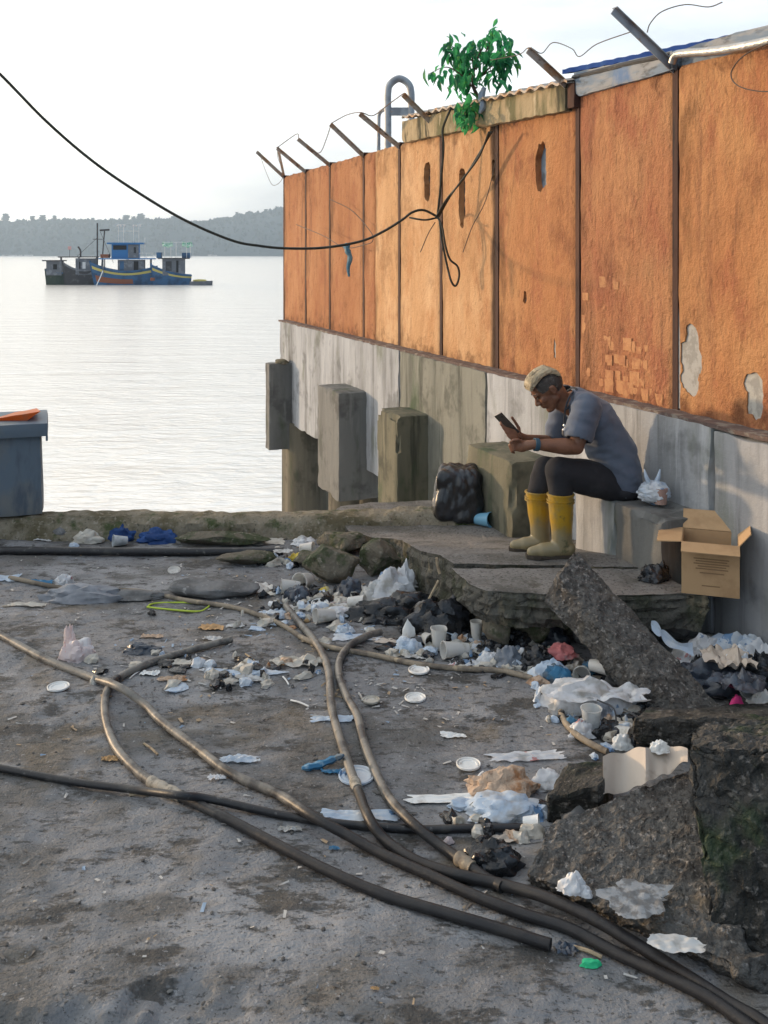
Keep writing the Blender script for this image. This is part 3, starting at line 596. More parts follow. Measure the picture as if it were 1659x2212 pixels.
for L in limbs:
    off = rnd.uniform(-.35, .25); P = cr([D(u, v, YS - .1 + off * i / 3) for i, (u, v) in enumerate(L)], 6)
    mk("branch", tube(P, [.009 - .007 * i / len(P) for i in range(len(P))], 5), m_bark, shrub, smooth=True)
    for q in range(int(len(P) * 1.9)):
        i = rnd.uniform(.30, 1) * (len(P) - 1); tips.append(P[int(i)])
lms = []
for k in range(4):
    l, w_ = .115 + .02 * (k % 2), .048 + .008 * (k // 2); cz = .012 + .008 * k
    vs = [(0, 0, 0), (w_ * .42, l * .3, .008), (w_ * .5, l * .5, .004), (w_ * .28, l * .8, -cz), (0, l, -cz * 2.2), (-w_ * .28, l * .8, -cz), (-w_ * .5, l * .5, .004), (-w_ * .42, l * .3, .008), (0, l * .3, -.006), (0, l * .55, -.010), (0, l * .8, -cz * 1.4)]
    fs = [(0, 1, 8), (0, 8, 7), (1, 2, 9, 8), (7, 8, 9, 6), (2, 3, 10, 9), (6, 9, 10, 5), (3, 4, 10), (5, 10, 4)]
    me = bpy.data.meshes.new("leaf"); me.from_pydata(vs, [], fs); me.materials.append(m_leaf); me.polygons.foreach_set('use_smooth', [True] * len(fs)); lms.append(me)
for i in range(298):
    p = rnd.choice(tips) + Vector((rnd.gauss(0, .045), rnd.gauss(0, .07), rnd.gauss(0, .045)))
    o = bpy.data.objects.new("leaf", lms[i % 4]); COL.objects.link(o); o.parent = shrub; o.location = p - root
    o.rotation_euler = (rnd.uniform(-1.5, -.2), rnd.uniform(-.5, .5), rnd.uniform(0, 6.28)); s = rnd.uniform(.55, 1.2); o.scale = (s, s, s)
fol = B()
for i in range(30):
    p = rnd.choice(tips) + Vector((rnd.gauss(0, .06), rnd.gauss(0, .08), rnd.gauss(0, .05))); me = lms[i % 4]; s = rnd.uniform(.6, 1.2); Mr = (Matrix.Rotation(rnd.uniform(0, 6.28), 3, 'Z') @ Matrix.Rotation(rnd.uniform(-1.5, -.2), 3, 'X')) * s
    fol.add(([p + Mr @ v.co for v in me.vertices], [tuple(q.vertices) for q in me.polygons]))
mk("foliage", fol.vf, m_leaf, shrub, kind="stuff", smooth=True)
mk("tied_rag", tube(cr([D(1046, 190, YS - .2), D(1040, 210, YS - .22), D(1044, 228, YS - .25), D(1036, 245, YS - .25)], 5), [.02, .022, .025, .03, .03, .028, .03, .03, .025, .028, .03, .03, .025, .02, .016, .01], 7), mat("faded_blue_rag", (.30, .36, .45), .9, [dict(c=(.42, .44, .46), s=15)], trans=.2), label="faded blue rag tied in the stems of the wall shrub", cat="rag", smooth=True)

# ---------------------------------------------------------------- cables
m_cable = mat("black_cable", (.025, .027, .02), .5, [dict(c=(.06, .06, .05), s=9, lo=.5, hi=.7)])
pts = [(-90, 78), (0, 160), (100, 262), (200, 348), (300, 417), (400, 476), (500, 519), (560, 531), (620, 536.5), (700, 535), (780, 521), (830, 499), (870, 474), (890, 459), (915, 454), (945, 468)]
cab = [D(u, v, 7.2 + (u + 90) / 1035 * 1.55) for u, v in pts]
mk("overhead_cable", tube(cr(cab, 10), .0115, 8), m_cable, label="thick black cable sagging across the sky and water to the wall", cat="cable", smooth=True)
YC = 8.55
for j in range(3):
    wire([D(940 + j * 3, 472, YC + .02 * j), D(965 + j * 2, 430, YC - .1), D(1000 - j * 3, 388 + j * 3, YC - .35), D(1030 + j * 2, 340, 8.0 - .02 * j), D(1062 - j * 3, 285, 7.75)], .008, ["upper", "middle", "lower"][j] + " strand of the black wire bundle climbing to the sooty post", "cable", m_cable, name="wire_strand")
wire([D(945, 466, YC), D(952, 400, YC - .05), D(958, 320, YC - .1), D(956, 285, YC - .08), D(962, 262, YC - .1), D(975, 232, YC - .1)], .011, "black cable running up the seam towards the shrub", "cable", m_cable, name="riser_cable")
wire([D(885, 470, YC), D(900, 473, YC - .05), D(920, 475, YC - .05), D(945, 470, YC)], .009, "short black cable tail knotted beside the wire bundle", "cable", m_cable, name="cable_tail")
wire([D(945, 468, YC), D(955, 490, YC - .1), D(962, 530, YC - .15), D(972, 560, YC - .15), D(988, 575, YC - .15), D(992, 595, YC - .15), D(985, 617, YC - .15), D(975, 608, YC - .15), D(965, 570, YC - .12), D(955, 520, YC - .1), D(950, 480, YC - .05)], .010, "black cable loop hanging down in front of the middle panel", "cable", m_cable, name="cable_loop")
wire([D(940, 480, YC), D(925, 505, YC - .05), D(908, 545, YC - .05)], .004, "thin wire end dangling left of the hanging loop", "wire", m_wire)
wire([D(1075, 330, 7.8), D(1050, 430, 7.9), D(1020, 490, 8.0), D(1000, 545, 8.1)], .0035, "thin slack wire crossing the sooty panel", "wire", m_wire)
wire([D(712, 430, 11.7), D(760, 455, 11.2), D(800, 500, 10.6), D(805, 520, 10.5), D(790, 528, 10.6), D(745, 535, 11), D(700, 510, 11.6), D(640, 485, 12.6)], .005, "brown wire curling over the far panels", "wire", m_wire)
m_bluerag = mat("blue_plastic_strip", (.10, .24, .33), .6, [dict(c=(.22, .35, .40), s=18, lo=.45, hi=.6)], trans=.3)
mk("cable_rag", tube(cr([D(748, 528, 8.55), D(750, 540, 8.5), D(756, 556, 8.5), D(752, 578, 8.5), D(754, 598, 8.5)], 5), [.02, .028, .034, .026, .02, .024, .028, .026, .022, .02, .024, .024, .022, .02, .018, .017, .016, .014, .012, .012, .006], 7), m_bluerag, label="blue plastic strip tied round the sagging cable", cat="rag", smooth=True)

# ---------------------------------------------------------------- boats at anchor
m_hblue = mat("blue_hull_paint", (.04, .115, .23), .6, [dict(c=(.025, .06, .12), s=.8, lo=.45, hi=.65)])
m_hdark = mat("dark_hull_timber", (.055, .055, .06), .8, [dict(c=(.10, .10, .105), s=1.2, lo=.5, hi=.65)])
m_hgreen = mat("dark_green_hull", (.04, .06, .05), .8, [dict(c=(.09, .10, .09), s=1.0, lo=.5, hi=.65)])
m_cabblue = mat("bright_blue_cabin", (.03, .15, .36), .6)
m_cabgrey = mat("grey_cabin_boards", (.14, .15, .17), .8, [dict(c=(.22, .23, .25), s=1.5, lo=.5, hi=.65)])
m_dark = mat("dark_opening", (.02, .02, .022), .8)
m_yel = mat("yellow_stripe", (.5, .42, .12), .6); m_redoxide = mat("red_oxide_paint", (.25, .09, .05), .8)
m_white = mat("white_paint", (.7, .7, .68), .6)
m_netg = mat("green_white_awning", (.45, .58, .48), .8, [dict(c=(.10, .38, .25), s=2.5, lo=.48, hi=.58)])
YB = 132.0
def boat(u0, u1, vw, sheer, m, lab, yaw, beam=.26, stripe=None, rail=None, keel=None):
    # hull from bow (u0) to stern (u1); sheer: heights of the deck edge above water at bow, middle, stern
    a, b = D(u0, vw, YB), D(u1, vw, YB); a.z = b.z = SEA; L = (b - a).length; c = (a + b) / 2
    root = empty("fishing_boat", Vector((c.x, c.y, SEA)), lab, "boat", "fishing boats moored together in the bay")
    ax = Vector((math.cos(yaw), math.sin(yaw), 0)); L = L / math.cos(yaw); sd = Vector((-ax.y, ax.x, 0)); W = L * beam
    def hp(s, t, side, off=0):       # s 0 bow .. 1 stern, t 0 keel .. 1 sheer
        wid = W * (min(1, (s * 2.1) ** .6) if s < .48 else 1 - .25 * max(0, (s - .7) / .3) ** 2) * (.35 + .65 * t ** .6)
        z = sheer[0] * (1 - s) ** 2.2 + sheer[1] * 4 * s * (1 - s) * .8 + sheer[2] * s ** 2.2
        rake = (1 - s) * (t - .3) * -L * .09 + (s > .9) * (t * L * .02)
        return c + ax * ((s - .5) * L + rake) + sd * side * (wid / 2 + off) + Vector((0, 0, -.5 + t * (z + .5)))
    hb = B(); n = 22
    for side in (-1, 1): hb.add(grid(n, 7, lambda s, t: hp(s, t, side)))
    hb.add(grid(1, 7, lambda s, t: hp(1, t, -1 + 2 * s))); hb.add(grid(n, 1, lambda s, t: hp(s, .86, -1 + 2 * t)))
    mk("hull", hb.vf, m, root, smooth=True)
    if rail:
        for side in (-1, 1): mk("gunwale", tube([hp(i / n, 1, side) for i in range(n + 1)], .11, 6), rail, root, smooth=True)
    if stripe:
        for side in (-1, 1): mk("hull_stripe", grid(n, 1, lambda s, t: hp(s, .78 + .12 * t, side, .03)), stripe, root)
    if keel:
        for side in (-1, 1): mk("boot_topping", grid(n, 1, lambda s, t: hp(s * .6 + .04, .28 + .27 * t, side, .02)), keel, root)
    mk("stem_post", bar(hp(0, .1, 0), hp(0, 1.08, 0), .2, .25), m, root)
    def F(f, s, z): return c + ax * f + sd * s + Vector((0, 0, z))
    return root, F, L, W
def house(root, F, x0, x1, w_, z0, z1, m, name="cabin", wins=(), over=.3, roofm=None, th=.16, open_=False):
    if open_:
        for x in (x0, (x0 + x1) / 2, x1):
            for s in (-1, 1): mk("roof_post", bar(F(x, s * w_ / 2, z0), F(x, s * w_ / 2, z1), .12, .12), m, root)
    else:
        mk(name, box8([F(x0, -w_ / 2, z0), F(x1, -w_ / 2, z0), F(x1, w_ / 2, z0), F(x0, w_ / 2, z0), F(x0, -w_ / 2, z1), F(x1, -w_ / 2, z1), F(x1, w_ / 2, z1), F(x0, w_ / 2, z1)]), m, root)
    for (f0, f1, h0, h1, mm) in wins:
        s = -w_ / 2 - .02; mk("window", box8([F(f0, s - .03, h0), F(f1, s - .03, h0), F(f1, s, h0), F(f0, s, h0), F(f0, s - .03, h1), F(f1, s - .03, h1), F(f1, s, h1), F(f0, s, h1)]), mm, root)
    if roofm:
        a, b, s = x0 - over, x1 + over, w_ / 2 + over * .6
        mk("roof", box8([F(a, -s, z1 + .01), F(b, -s, z1 + .01), F(b, s, z1 + .01), F(a, s, z1 + .01), F(a, -s, z1 + th), F(b, -s, z1 + th), F(b, s, z1 + th), F(a, s, z1 + th)]), roofm, root)
m_glass = mat("pale_sky_seen_through", (.6, .6, .6), .3)
PX = YB / FPX     # metres per photo pixel out there
# left small boat
r_, F, L, W = boat(103, 146, 616, (2.0, 1.1, 1.6), m_hgreen, "small dark green boat at the left end of the moored row", R(12), .4, rail=m_hblue, keel=None)
house(r_, F, -1.4, .6, 1.3, 1.3, 3.2, m_cabgrey, wins=((-.5, .0, 2.1, 2.8, m_dark),), roofm=m_hdark, over=.5, open_=False)
# dark boat with masts
r_, F, L, W = boat(143, 208, 617, (3.0, 1.0, 2.3), m_hdark, "dark timber boat with two bare masts in the moored row", R(14), .36, rail=m_cabgrey)
house(r_, F, -2.6, 2.0, 1.5, 1.3, 3.7, m_cabgrey, roofm=m_hdark, over=.35, open_=True)
house(r_, F, -.7, 1.9, 1.4, 1.4, 3.6, m_cabgrey, wins=((.2, .6, 2.2, 3.1, m_glass), (-.3, -.05, 2.2, 3.1, m_dark)))
for (x, h_, t_) in ((2.1, 8.4, .16), (2.6, 7.5, .16)):
    mk("mast", bar(F(x, 0, 1.5), F(x + (.0 if h_ > 8 else .45), 0, h_), t_, t_), m_hdark, r_)
mk("mast_crosstree", bar(F(2.4, 0, 7.4), F(3.7, 0, 7.5), .2, .25), m_hdark, r_); mk("mast_crosstree", bar(F(1.5, 0, 6.2), F(2.8, 0, 6.2), .08, .08), m_hdark, r_)
mk("bent_chimney", tube(cr([F(-.1, 0, 3.7), F(-.1, 0, 4.6), F(-.4, 0, 5.2)], 5), .12, 7), m_hdark, r_, smooth=True); mk("rigging", tube([F(-.6, 0, 3.8), F(2.1, 0, 6.4)], .025, 4), m_hdark, r_)
mk("rigging", tube([F(2.5, 0, 7.2), F(4.2, 0, 3.0)], .025, 4), m_hdark, r_); mk("pennant", box(F(-1.5, 0, 5.0), (.45, .05, .45)), mat("pink_pennant", (.6, .35, .33), .8), r_); mk("pennant_pole", bar(F(-1.5, 0, 3.8), F(-1.5, 0, 4.9), .05, .05), m_hdark, r_)
# big blue boat
r_, F, L, W = boat(207, 334, 618, (3.0, .8, 2.5), m_hblue, "largest blue boat with a bright blue wheelhouse and yellow hull stripe", R(10), .34, stripe=m_yel, rail=m_hblue, keel=m_redoxide)
house(r_, F, -2.8, 3.4, 2.0, 1.2, 3.45, m_cabgrey, open_=True, roofm=m_cabblue, over=.6)
house(r_, F, -.9, 2.6, 2.0, 1.2, 3.4, m_cabgrey, wins=((1.2, 1.8, 1.6, 3.2, m_dark), (-.6, -.1, 2.0, 3.2, m_hblue)))
house(r_, F, -1.7, 1.9, 1.9, 3.62, 5.5, m_cabblue, name="wheelhouse", wins=((-1.5, .25, 4.75, 5.35, m_dark), (.45, 1.85, 3.65, 5.45, m_cabgrey), (1.2, 1.5, 4.3, 5.1, m_dark)), roofm=m_cabblue, over=.6, th=.22)
for x in (-.9, -.2, 1.1, 1.8): mk("lamp_frame", bar(F(x, 0, 5.7), F(x, 0, 8.2), .05, .05), m_white, r_)
for z in (7.3, 8.2):
    mk("lamp_rail", bar(F(-1.0, 0, z), F(.1 if z > 8 else 1.9, 0, z), .05, .05), m_white, r_)
mk("lamp_rail", bar(F(1.0, 0, 8.1), F(2.2, 0, 8.2), .05, .05), m_white, r_)
for x in (-1.0, -.6, -.1, 1.1, 1.5, 2.0): mk("fishing_lamp", tube([F(x, 0, 8.15), F(x, 0, 8.0), F(x, 0, 7.85)], [.08, .14, .04], 8), m_glass, r_, smooth=True)
mk("aerial", bar(F(2.6, 0, 3.6), F(2.6, 0, 6.4), .06, .06), m_white, r_)
for x in (1.9, 2.9, 3.6): mk("deck_rail", bar(F(x, -.9, 3.6), F(x, -.9, 4.3), .05, .05), m_white, r_)
mk("deck_rail", bar(F(1.7, -.9, 4.3), F(3.8, -.9, 4.3), .06, .06), m_white, r_); mk("deck_crate", box(F(-2.6, -.2, 3.9), (1.1, .8, .5)), m_redoxide, r_)
# right blue boat with awning
r_, F, L, W = boat(334, 410, 617, (2.7, 1.0, 1.3), m_hblue, "blue boat with a green and white awning frame beside the yellow skiff", R(14), .38, stripe=m_yel, rail=m_hblue)
house(r_, F, -1.3, 1.7, 1.7, 1.3, 3.5, m_cabgrey, wins=((-.9, -.1, 1.9, 3.2, m_hdark), (.5, .8, 1.7, 3.3, m_dark)), roofm=m_hdark, over=.6)
for x in (-1.0, -.2, .5, 1.9, 2.4):
    mk("awning_post", bar(F(x, -.6, 3.6), F(x, -.6, 5.7), .06, .06), m_white, r_)
mk("awning_rail", bar(F(-1.3, -.6, 5.75), F(2.6, -.6, 5.8), .06, .06), m_white, r_)
for x0, x1 in ((-1.3, .1), (1.3, 2.7)): mk("awning", grid(8, 4, lambda s, t: F(x0 + (x1 - x0) * s, -.9 + 1.4 * (t > .3), 5.8 - .7 * (1 - t) + .1 * math.sin(s * 9))), m_netg, r_)
mk("deck_box", box(F(1.9, -.1, 4.0), (1.1, .8, .7)), m_hblue, r_); mk("deck_box", box(F(-1.7, -.1, 4.0), (.6, .8, .8)), m_hblue, r_)
mk("fender", tube([F(-2.6, -1, 1.0), F(-2.6, -1, .6)], .3, 9), m_redoxide, r_, smooth=True)
# yellow skiff
a = D(434, 609, YB - 2); a.z = SEA
sk = empty("skiff", a, "small yellow and grey skiff trailing behind the awning boat", "boat")
def sp(s, t, side):
    w_ = .7 * (math.sin(min(1, s * 1.6 + .1) * math.pi / 2) if s < .6 else 1 - (s - .6) * .9); return a + Vector(((s - .5) * 3.0, side * w_ * (.5 + .5 * t), -.1 + t * .6 + .1 * s))
b = B(); [b.add(grid(14, 3, lambda s, t: sp(s, t, sd))) for sd in (-1, 1)]; b.add(grid(14, 2, lambda s, t: sp(s, .95, -1 + 2 * t)))
mk("hull", b.vf, m_cabgrey, sk, smooth=True); mk("foredeck", rock(a + Vector((-.1, 0, .62)), (2.0, .9, .4), 3), m_yel, sk, smooth=True)
mk("mooring_rope", tube(cr([D(222, 585, YB - 4), D(216, 600, YB - 4.5), D(208, 617, YB - 5)], 5), .07, 5), m_white, label="pale mooring rope falling from the bow of the largest blue boat", cat="rope", smooth=True)

# ---------------------------------------------------------------- fish box on the quay
m_tub = mat("slate_blue_plastic", (.115, .15, .185), .55, [dict(c=(.16, .17, .17), s=3, lo=.45, hi=.65), dict(c=(.08, .10, .125), s=8, lo=.5, hi=.7, st=(1, 1, .3))], [(40, .25, .004), (160, .2, .001)])
p0 = G(60, 1112, .15); tub = empty("fish_tub", Vector((-3.15, p0.y + .3, .15)), "slate blue insulated tub with a rimmed lid standing on the quay edge", "tub")
yt = p0.y
def xat(u, y): return (u - CX) / FPX * y
xr = xat(95, yt); zt_ = H - (940 - VH) / FPX * yt; zl = H - (913 - VH) / FPX * yt
rdir = Vector((xr, yt, 0)).normalized(); fdir = Vector((rdir.y, -rdir.x, 0)); cr_ = Vector((xr, yt, 0)); WT, DT = 1.15, .62
def tb8(o, z0, z1, i0=0.0, i1=0.0):     # tub box grown by o, with inset i0 at the bottom and i1 at the top
    r = []
    for z, i in ((z0, i0), (z1, i1)):
        for a, b in ((-WT - o + i, -o + i), (o - i, -o + i), (o - i, DT + o - i), (-WT - o + i, DT + o - i)): r.append(cr_ + fdir * a + rdir * b + Vector((0, 0, z)))
    return r
mk("tub_body", rough_box(tb8(0, .15, zt_, 0, .02), (20, 12, 14), .002, 5, 1, .03), m_tub, tub, smooth=True)
mk("tub_lid", rough_box(tb8(.03, zt_ - .004, zl), (20, 12, 3), .002, 5, 2, .08), m_tub, tub, smooth=True)
mk("lid_lip", bar(cr_ + fdir * .02 - rdir * .028 + Vector((0, 0, zt_ - .02)), cr_ + fdir * .02 + rdir * .64 + Vector((0, 0, zt_ - .02)), .016, .04), m_tub, tub)
m_orange = mat("orange_plastic", (.75, .20, .04), .4, [dict(c=(.45, .22, .12), s=5, lo=.5, hi=.7)], trans=.35)
ob = B(); e0, e1 = D(-30, 918, yt + .25), D(84, 886, yt + .2)
ov = [e0, D(45, 914, yt + .05), e1 + Vector((0, -.1, -.02)), D(80, 882, yt + .4), D(-40, 930, yt + .5)]
mk("orange_crate", rough_box([D(-60, 917, yt + .10), D(52, 913, yt + .10), D(52, 909, yt + .45), D(-60, 912, yt + .45), D(-60, 928, yt + .06) + Vector((0, 0, .05)), D(88, 888, yt + .06), D(80, 882, yt + .5), D(-60, 920, yt + .5) + Vector((0, 0, .05))], (12, 6, 3), .004, 7, 3, .05), m_orange, label="orange plastic tray tilted on top of the slate blue tub", cat="tray", smooth=True)
# ---------------------------------------------------------------- broken concrete and stones
m_rub = mat("rough_gravel_concrete", (.10, .096, .09), .95, [dict(c=(.06, .055, .05), s=14, lo=.45, hi=.6), dict(c=(.23, .215, .20), s=45, lo=.56, hi=.68), dict(c=(.03, .028, .026), s=60, lo=.52, hi=.66, f=.8), dict(c=(.17, .14, .10), s=3, lo=.55, hi=.72, f=.6)],
    [(10, .8, .03), (38, 1, .02), (110, .8, .006)])
m_rubdark = mat("damp_dark_concrete", (.058, .055, .05), .9, [dict(c=(.024, .024, .022), s=8, lo=.45, hi=.6), dict(c=(.17, .155, .14), s=36, lo=.56, hi=.68, f=.85), dict(c=(.028, .05, .02), s=4, lo=.53, hi=.70, f=.7)],
    [(9, .9, .04), (34, 1, .025), (100, .7, .006)])
m_stone = mat("grey_stone", (.16, .16, .16), .85, [dict(c=(.09, .09, .09), s=6, lo=.42, hi=.62), dict(c=(.26, .26, .255), s=16, lo=.58, hi=.7)], [(12, .6, .02), (60, .5, .005)])
m_stonepale = mat("pale_quartz_stone", (.34, .35, .35), .7, [dict(c=(.20, .21, .22), s=8, lo=.45, hi=.6), dict(c=(.5, .5, .49), s=14, lo=.58, hi=.7)], [(14, .6, .02)])
m_stonemoss = mat("mossy_stone", (.12, .105, .08), .95, [dict(c=(.05, .06, .03), s=7, lo=.45, hi=.6), dict(c=(.20, .18, .14), s=30, lo=.56, hi=.7)], [(16, .9, .03), (60, .7, .008)])
def chunk(c8, m, n, lab, seed, amp=.02, fr=11, rnd_=.10, chip=.05, name="broken_concrete", cat="rubble", grp="lumps of broken concrete"):
    return mk(name, rough_box(c8, n, amp, fr, seed, rnd_, chip), m, label=lab, cat=cat, group=grp, smooth=False)
aL, aR, bL, bR = D(1203, 1245, 4.93), D(1245, 1186, 5.10), D(1490, 1562, 4.36), D(1578, 1549, 4.43)
dn = Vector((-.07, .03, -.13))
chunk([aL + dn, bL + dn, bR + dn, aR + dn, aL, bL, bR, aR], m_rub, (70, 30, 8), "long rough kerb stone leaning from the walkway end down to the litter", 21, .014, 20)
chunk([D(1366, 1612, 4.08), D(1760, 1630, 3.9), D(1760, 1600, 4.6), D(1400, 1595, 4.5), D(1368, 1550, 4.08), D(1760, 1552, 3.9), D(1760, 1512, 4.6), D(1400, 1528, 4.5)], m_rubdark, (30, 14, 8), "flat dark slab lying behind the tall mossy boulder", 22, .014)
chunk([D(1545, 2075, 2.93), D(1830, 2110, 2.8), D(1830, 1930, 3.5), D(1570, 1930, 3.5), D(1486, 1612, 3.12), D(1830, 1640, 2.95), D(1830, 1535, 3.5), D(1512, 1562, 3.5)], m_rubdark, (44, 36, 56), "tall dark mossy concrete boulder at the right frame edge", 23, .02, 17)
chunk([G(1140, 1912, -.02), G(1640, 2150, -.02), G(1600, 1800, -.02), G(1230, 1770, -.02), G(1140, 1888, .045), G(1622, 2105, .05), D(1530, 1640, 3.66), G(1185, 1782, .10)], m_rub, (80, 64, 6), "broad sloping gravel concrete slab beside the black hoses", 24, .011, 24, .08)
chunk([G(1178, 1782, -.01), G(1300, 1800, -.01), G(1330, 1700, -.01), G(1215, 1700, -.01), D(1180, 1722, 3.55), D(1300, 1690, 3.5), D(1335, 1635, 3.75), D(1225, 1648, 3.75)], m_rubdark, (14, 10, 9), "black broken block under the torn cardboard", 25, .016)
def stone(u, v, w_, h_, m, lab, seed, dep=.8, dz=0, name="stone", cat="stone", rz=0, amp=.07, cuts=9, grp="loose stones"):
    p = Gg(u, v, 0); s = p.y / FPX; W, Hh = w_ * s, h_ * s; p.z += dz
    return mk(name, rock(p + Vector((0, W * dep * .4, Hh * .42)), (W * 1.12, W * dep, Hh * 1.1), seed, 4, cuts, amp, rz), m, label=lab, cat=cat, group=grp, smooth=True)
stone(1640, 2150, 90, 80, m_rub, "rough grey stone at the foot of the tall mossy boulder", 3)
stone(1262, 1800, 80, 60, m_stone, "dark round stone tucked under the sloping gravel slab", 4)
stone(1240, 1365, 62, 50, m_stonepale, "pale angular stone wedged under the walkway end", 6, dz=.06)
stone(1265, 1392, 44, 44, m_stone, "small grey stone below the pale angular stone", 7)
stone(1313, 1458, 66, 100, m_stone, "flat grey stone standing on edge against the leaning kerb stone", 8, .4, cuts=12)
stone(1335, 1480, 52, 46, m_stone, "low dark grey stone behind the plastic cup", 9)
stone(1082, 1408, 78, 70, m_stonemoss, "rounded brown stone under the walkway corner", 10, dz=.02)
stone(1160, 1400, 95, 62, m_stonemoss, "broad brown stone under the middle of the walkway end", 11, dz=.03)
stone(1450, 1402, 90, 78, m_stone, "large grey stone under the walkway near the dark gap", 12, dz=.02)
stone(1390, 1412, 70, 60, m_rubdark, "dark stone in the shade under the walkway end", 13)
stone(712, 1262, 110, 85, m_stonemoss, "big brown mossy boulder beside the white bag heap", 14, .8)
stone(822, 1250, 88, 82, m_stonemoss, "upright mossy boulder against the walkway edge", 15, .8)
stone(738, 1205, 100, 48, m_stonemoss, "low mossy boulder by the walkway's far corner", 16, .9)
stone(665, 1225, 62, 32, m_stonemoss, "small brown boulder next to the yellow wrapper", 17, .9)
stone(525, 1160, 92, 30, m_stonemoss, "smooth mossy stone against the quay edge", 18, .8)
stone(480, 1184, 190, 32, m_stonemoss, "long low mossy rock beside the blue cloth", 19, .35)
stone(134, 1166, 50, 28, m_stone, "dark grey stone against the quay edge near the tub", 20)
stone(525, 1224, 122, 32, m_stonemoss, "broken brown lump of concrete just behind the hoses' far side", 21, .5)
stone(458, 1294, 178, 38, m_stone, "broad flat grey hump beside the long far hose", 22, .5, cuts=5)
stone(288, 1300, 136, 18, m_stone, "thin flat grey stone lying by the tarpaulin hump", 23, .4, cuts=5)
stone(1060, 1330, 36, 40, m_stonemoss, "small mossy stone at the slab's broken corner", 24, dz=.1)
stone(905, 1262, 60, 62, m_stonemoss, "mossy lump stuck to the walkway's front face", 25, .6)
stone(960, 1300, 60, 60, m_stonemoss, "brown lump below the walkway joint", 26, .6)
# packed brown rubble face below the walkway edge
rnd = random.Random(77)
fb = B()
edge = [(765, 1170), (850, 1185), (900, 1225), (960, 1275), (1010, 1320), (1050, 1350), (1120, 1362), (1200, 1365), (1300, 1362), (1400, 1360), (1480, 1350)]
for (ua, va), (ub, vb) in zip(edge, edge[1:]):
    for k in range(16):
        t_ = rnd.random(); p = G(ua + (ub - ua) * t_, va + (vb - va) * t_ + 25, 0); s = rnd.uniform(.04, .11)
        fb.add(rock(Vector((p.x + rnd.uniform(-.03, .08), p.y + rnd.uniform(.0, .14), rnd.uniform(.0, slz(p.y) - .1 if slz(p.y) > .2 else .04))), (s * 1.4, s, s), rnd.randint(0, 9999), 2, 8, .1))
mk("packed_rubble", fb.vf, m_stonemoss, kind="stuff", label="packed brown rubble under the front edge of the walkway")

# ---------------------------------------------------------------- hoses
m_hoseg = mat("muddy_hose_shaded_near", (.17, .16, .142), .45, [dict(c=(.065, .062, .06), s=9, lo=.42, hi=.62), dict(c=(.22, .205, .18), s=25, lo=.55, hi=.7), dict(c=(.26, .215, .15), s=6, lo=.6, hi=.75, f=.6), dict(c=(.013, .013, .015), along=(0, -1, 0), a0=-4.3, a1=-3.1, s=7, lo=.80, hi=1.1, f=.95)], [(30, .4, .006), (120, .4, .002)])  # mud, and near stretch darkened in colour for the dimmer sky it reflects
m_hosed = mat("dark_rubber_hose", (.018, .018, .02), .42, [dict(c=(.05, .048, .045), s=8, lo=.52, hi=.7), dict(c=(.13, .125, .12), s=30, lo=.6, hi=.72, f=.8)], [(60, .3, .003)], spec=.35)
m_hoset = mat("tan_muddy_hose", (.24, .20, .15), .75, [dict(c=(.12, .10, .08), s=9, lo=.45, hi=.62), dict(c=(.36, .29, .20), s=20, lo=.58, hi=.7)], [(40, .5, .006)])
def hose(pts, r, m, lab, name="hose", taper=None, cap=True, mix=None, wob=.0):
    P = [];
    for q in pts:
        u, v = q[0], q[1]; dz = q[2] if len(q) > 2 else 0; P.append(Gg(u, v, r * .9 + dz))
    C_ = cr(P, 10); r *= .84
    C_ = [p + Vector((0, 0, wob * noise.noise(p * 6))) for p in C_]
    rr = [r * (1 + .05 * noise.noise(p * 14)) for p in C_]
    return mk(name, tube(C_, rr, 12), m, label=lab, cat="hose", group="hoses lying across the ground", smooth=True), C_
h1, c1 = hose([(-40, 1352), (0, 1372), (100, 1425), (200, 1465), (255, 1487, .035), (310, 1520, .01), (350, 1559), (425, 1614), (500, 1674), (600, 1719), (675, 1764, .03), (750, 1804, .01), (825, 1842), (929, 1889), (1029, 1937), (1129, 1974), (1229, 2004), (1329, 2049), (1429, 2099), (1529, 2152), (1610, 2206), (1700, 2270)], .0215, m_hoseg, "long hose crossing from the left edge to the bottom right corner")
h2, c2 = hose([(500, 1382), (450, 1395), (400, 1409), (340, 1428), (290, 1450), (255, 1468), (235, 1490), (226, 1520), (230, 1560), (248, 1605), (280, 1645), (325, 1682), (400, 1727), (500, 1776), (600, 1829), (700, 1879), (829, 1934), (979, 1979), (1079, 2005), (1188, 2037)], .0215, m_hoseg, "thick muddy hose curling back on itself at left, open end near the green scrap")
h3, c3 = hose([(-60, 1648), (0, 1660), (150, 1684), (300, 1705, .01), (385, 1720, .05), (450, 1730, .02), (600, 1760), (700, 1774), (800, 1782), (900, 1787), (1020, 1788), (1150, 1787)], .017, m_hosed, "thin black hose running straight from the left edge under the paired hoses")
h4, c4 = hose([(617, 1306), (650, 1350), (690, 1402), (710, 1455), (715, 1520), (730, 1580), (752, 1650), (775, 1712), (798, 1766, .03), (835, 1815), (900, 1855), (979, 1886), (1079, 1911), (1179, 1941, .02), (1279, 1981, .03), (1379, 2036, .02), (1479, 2101), (1579, 2166), (1640, 2204), (1720, 2262)], .0225, m_hoseg, "pale muddy hose from the white cups to the bottom right corner")
h5, c5 = hose([(822, 1364), (790, 1378), (755, 1400), (733, 1430), (733, 1465), (750, 1508), (772, 1550), (787, 1605), (808, 1660), (840, 1722), (890, 1772, .03), (950, 1824), (1000, 1862), (1050, 1895), (1085, 1918)], .0225, m_hoseg, "pale hose with a hooked upper end beside the black plastic heap")
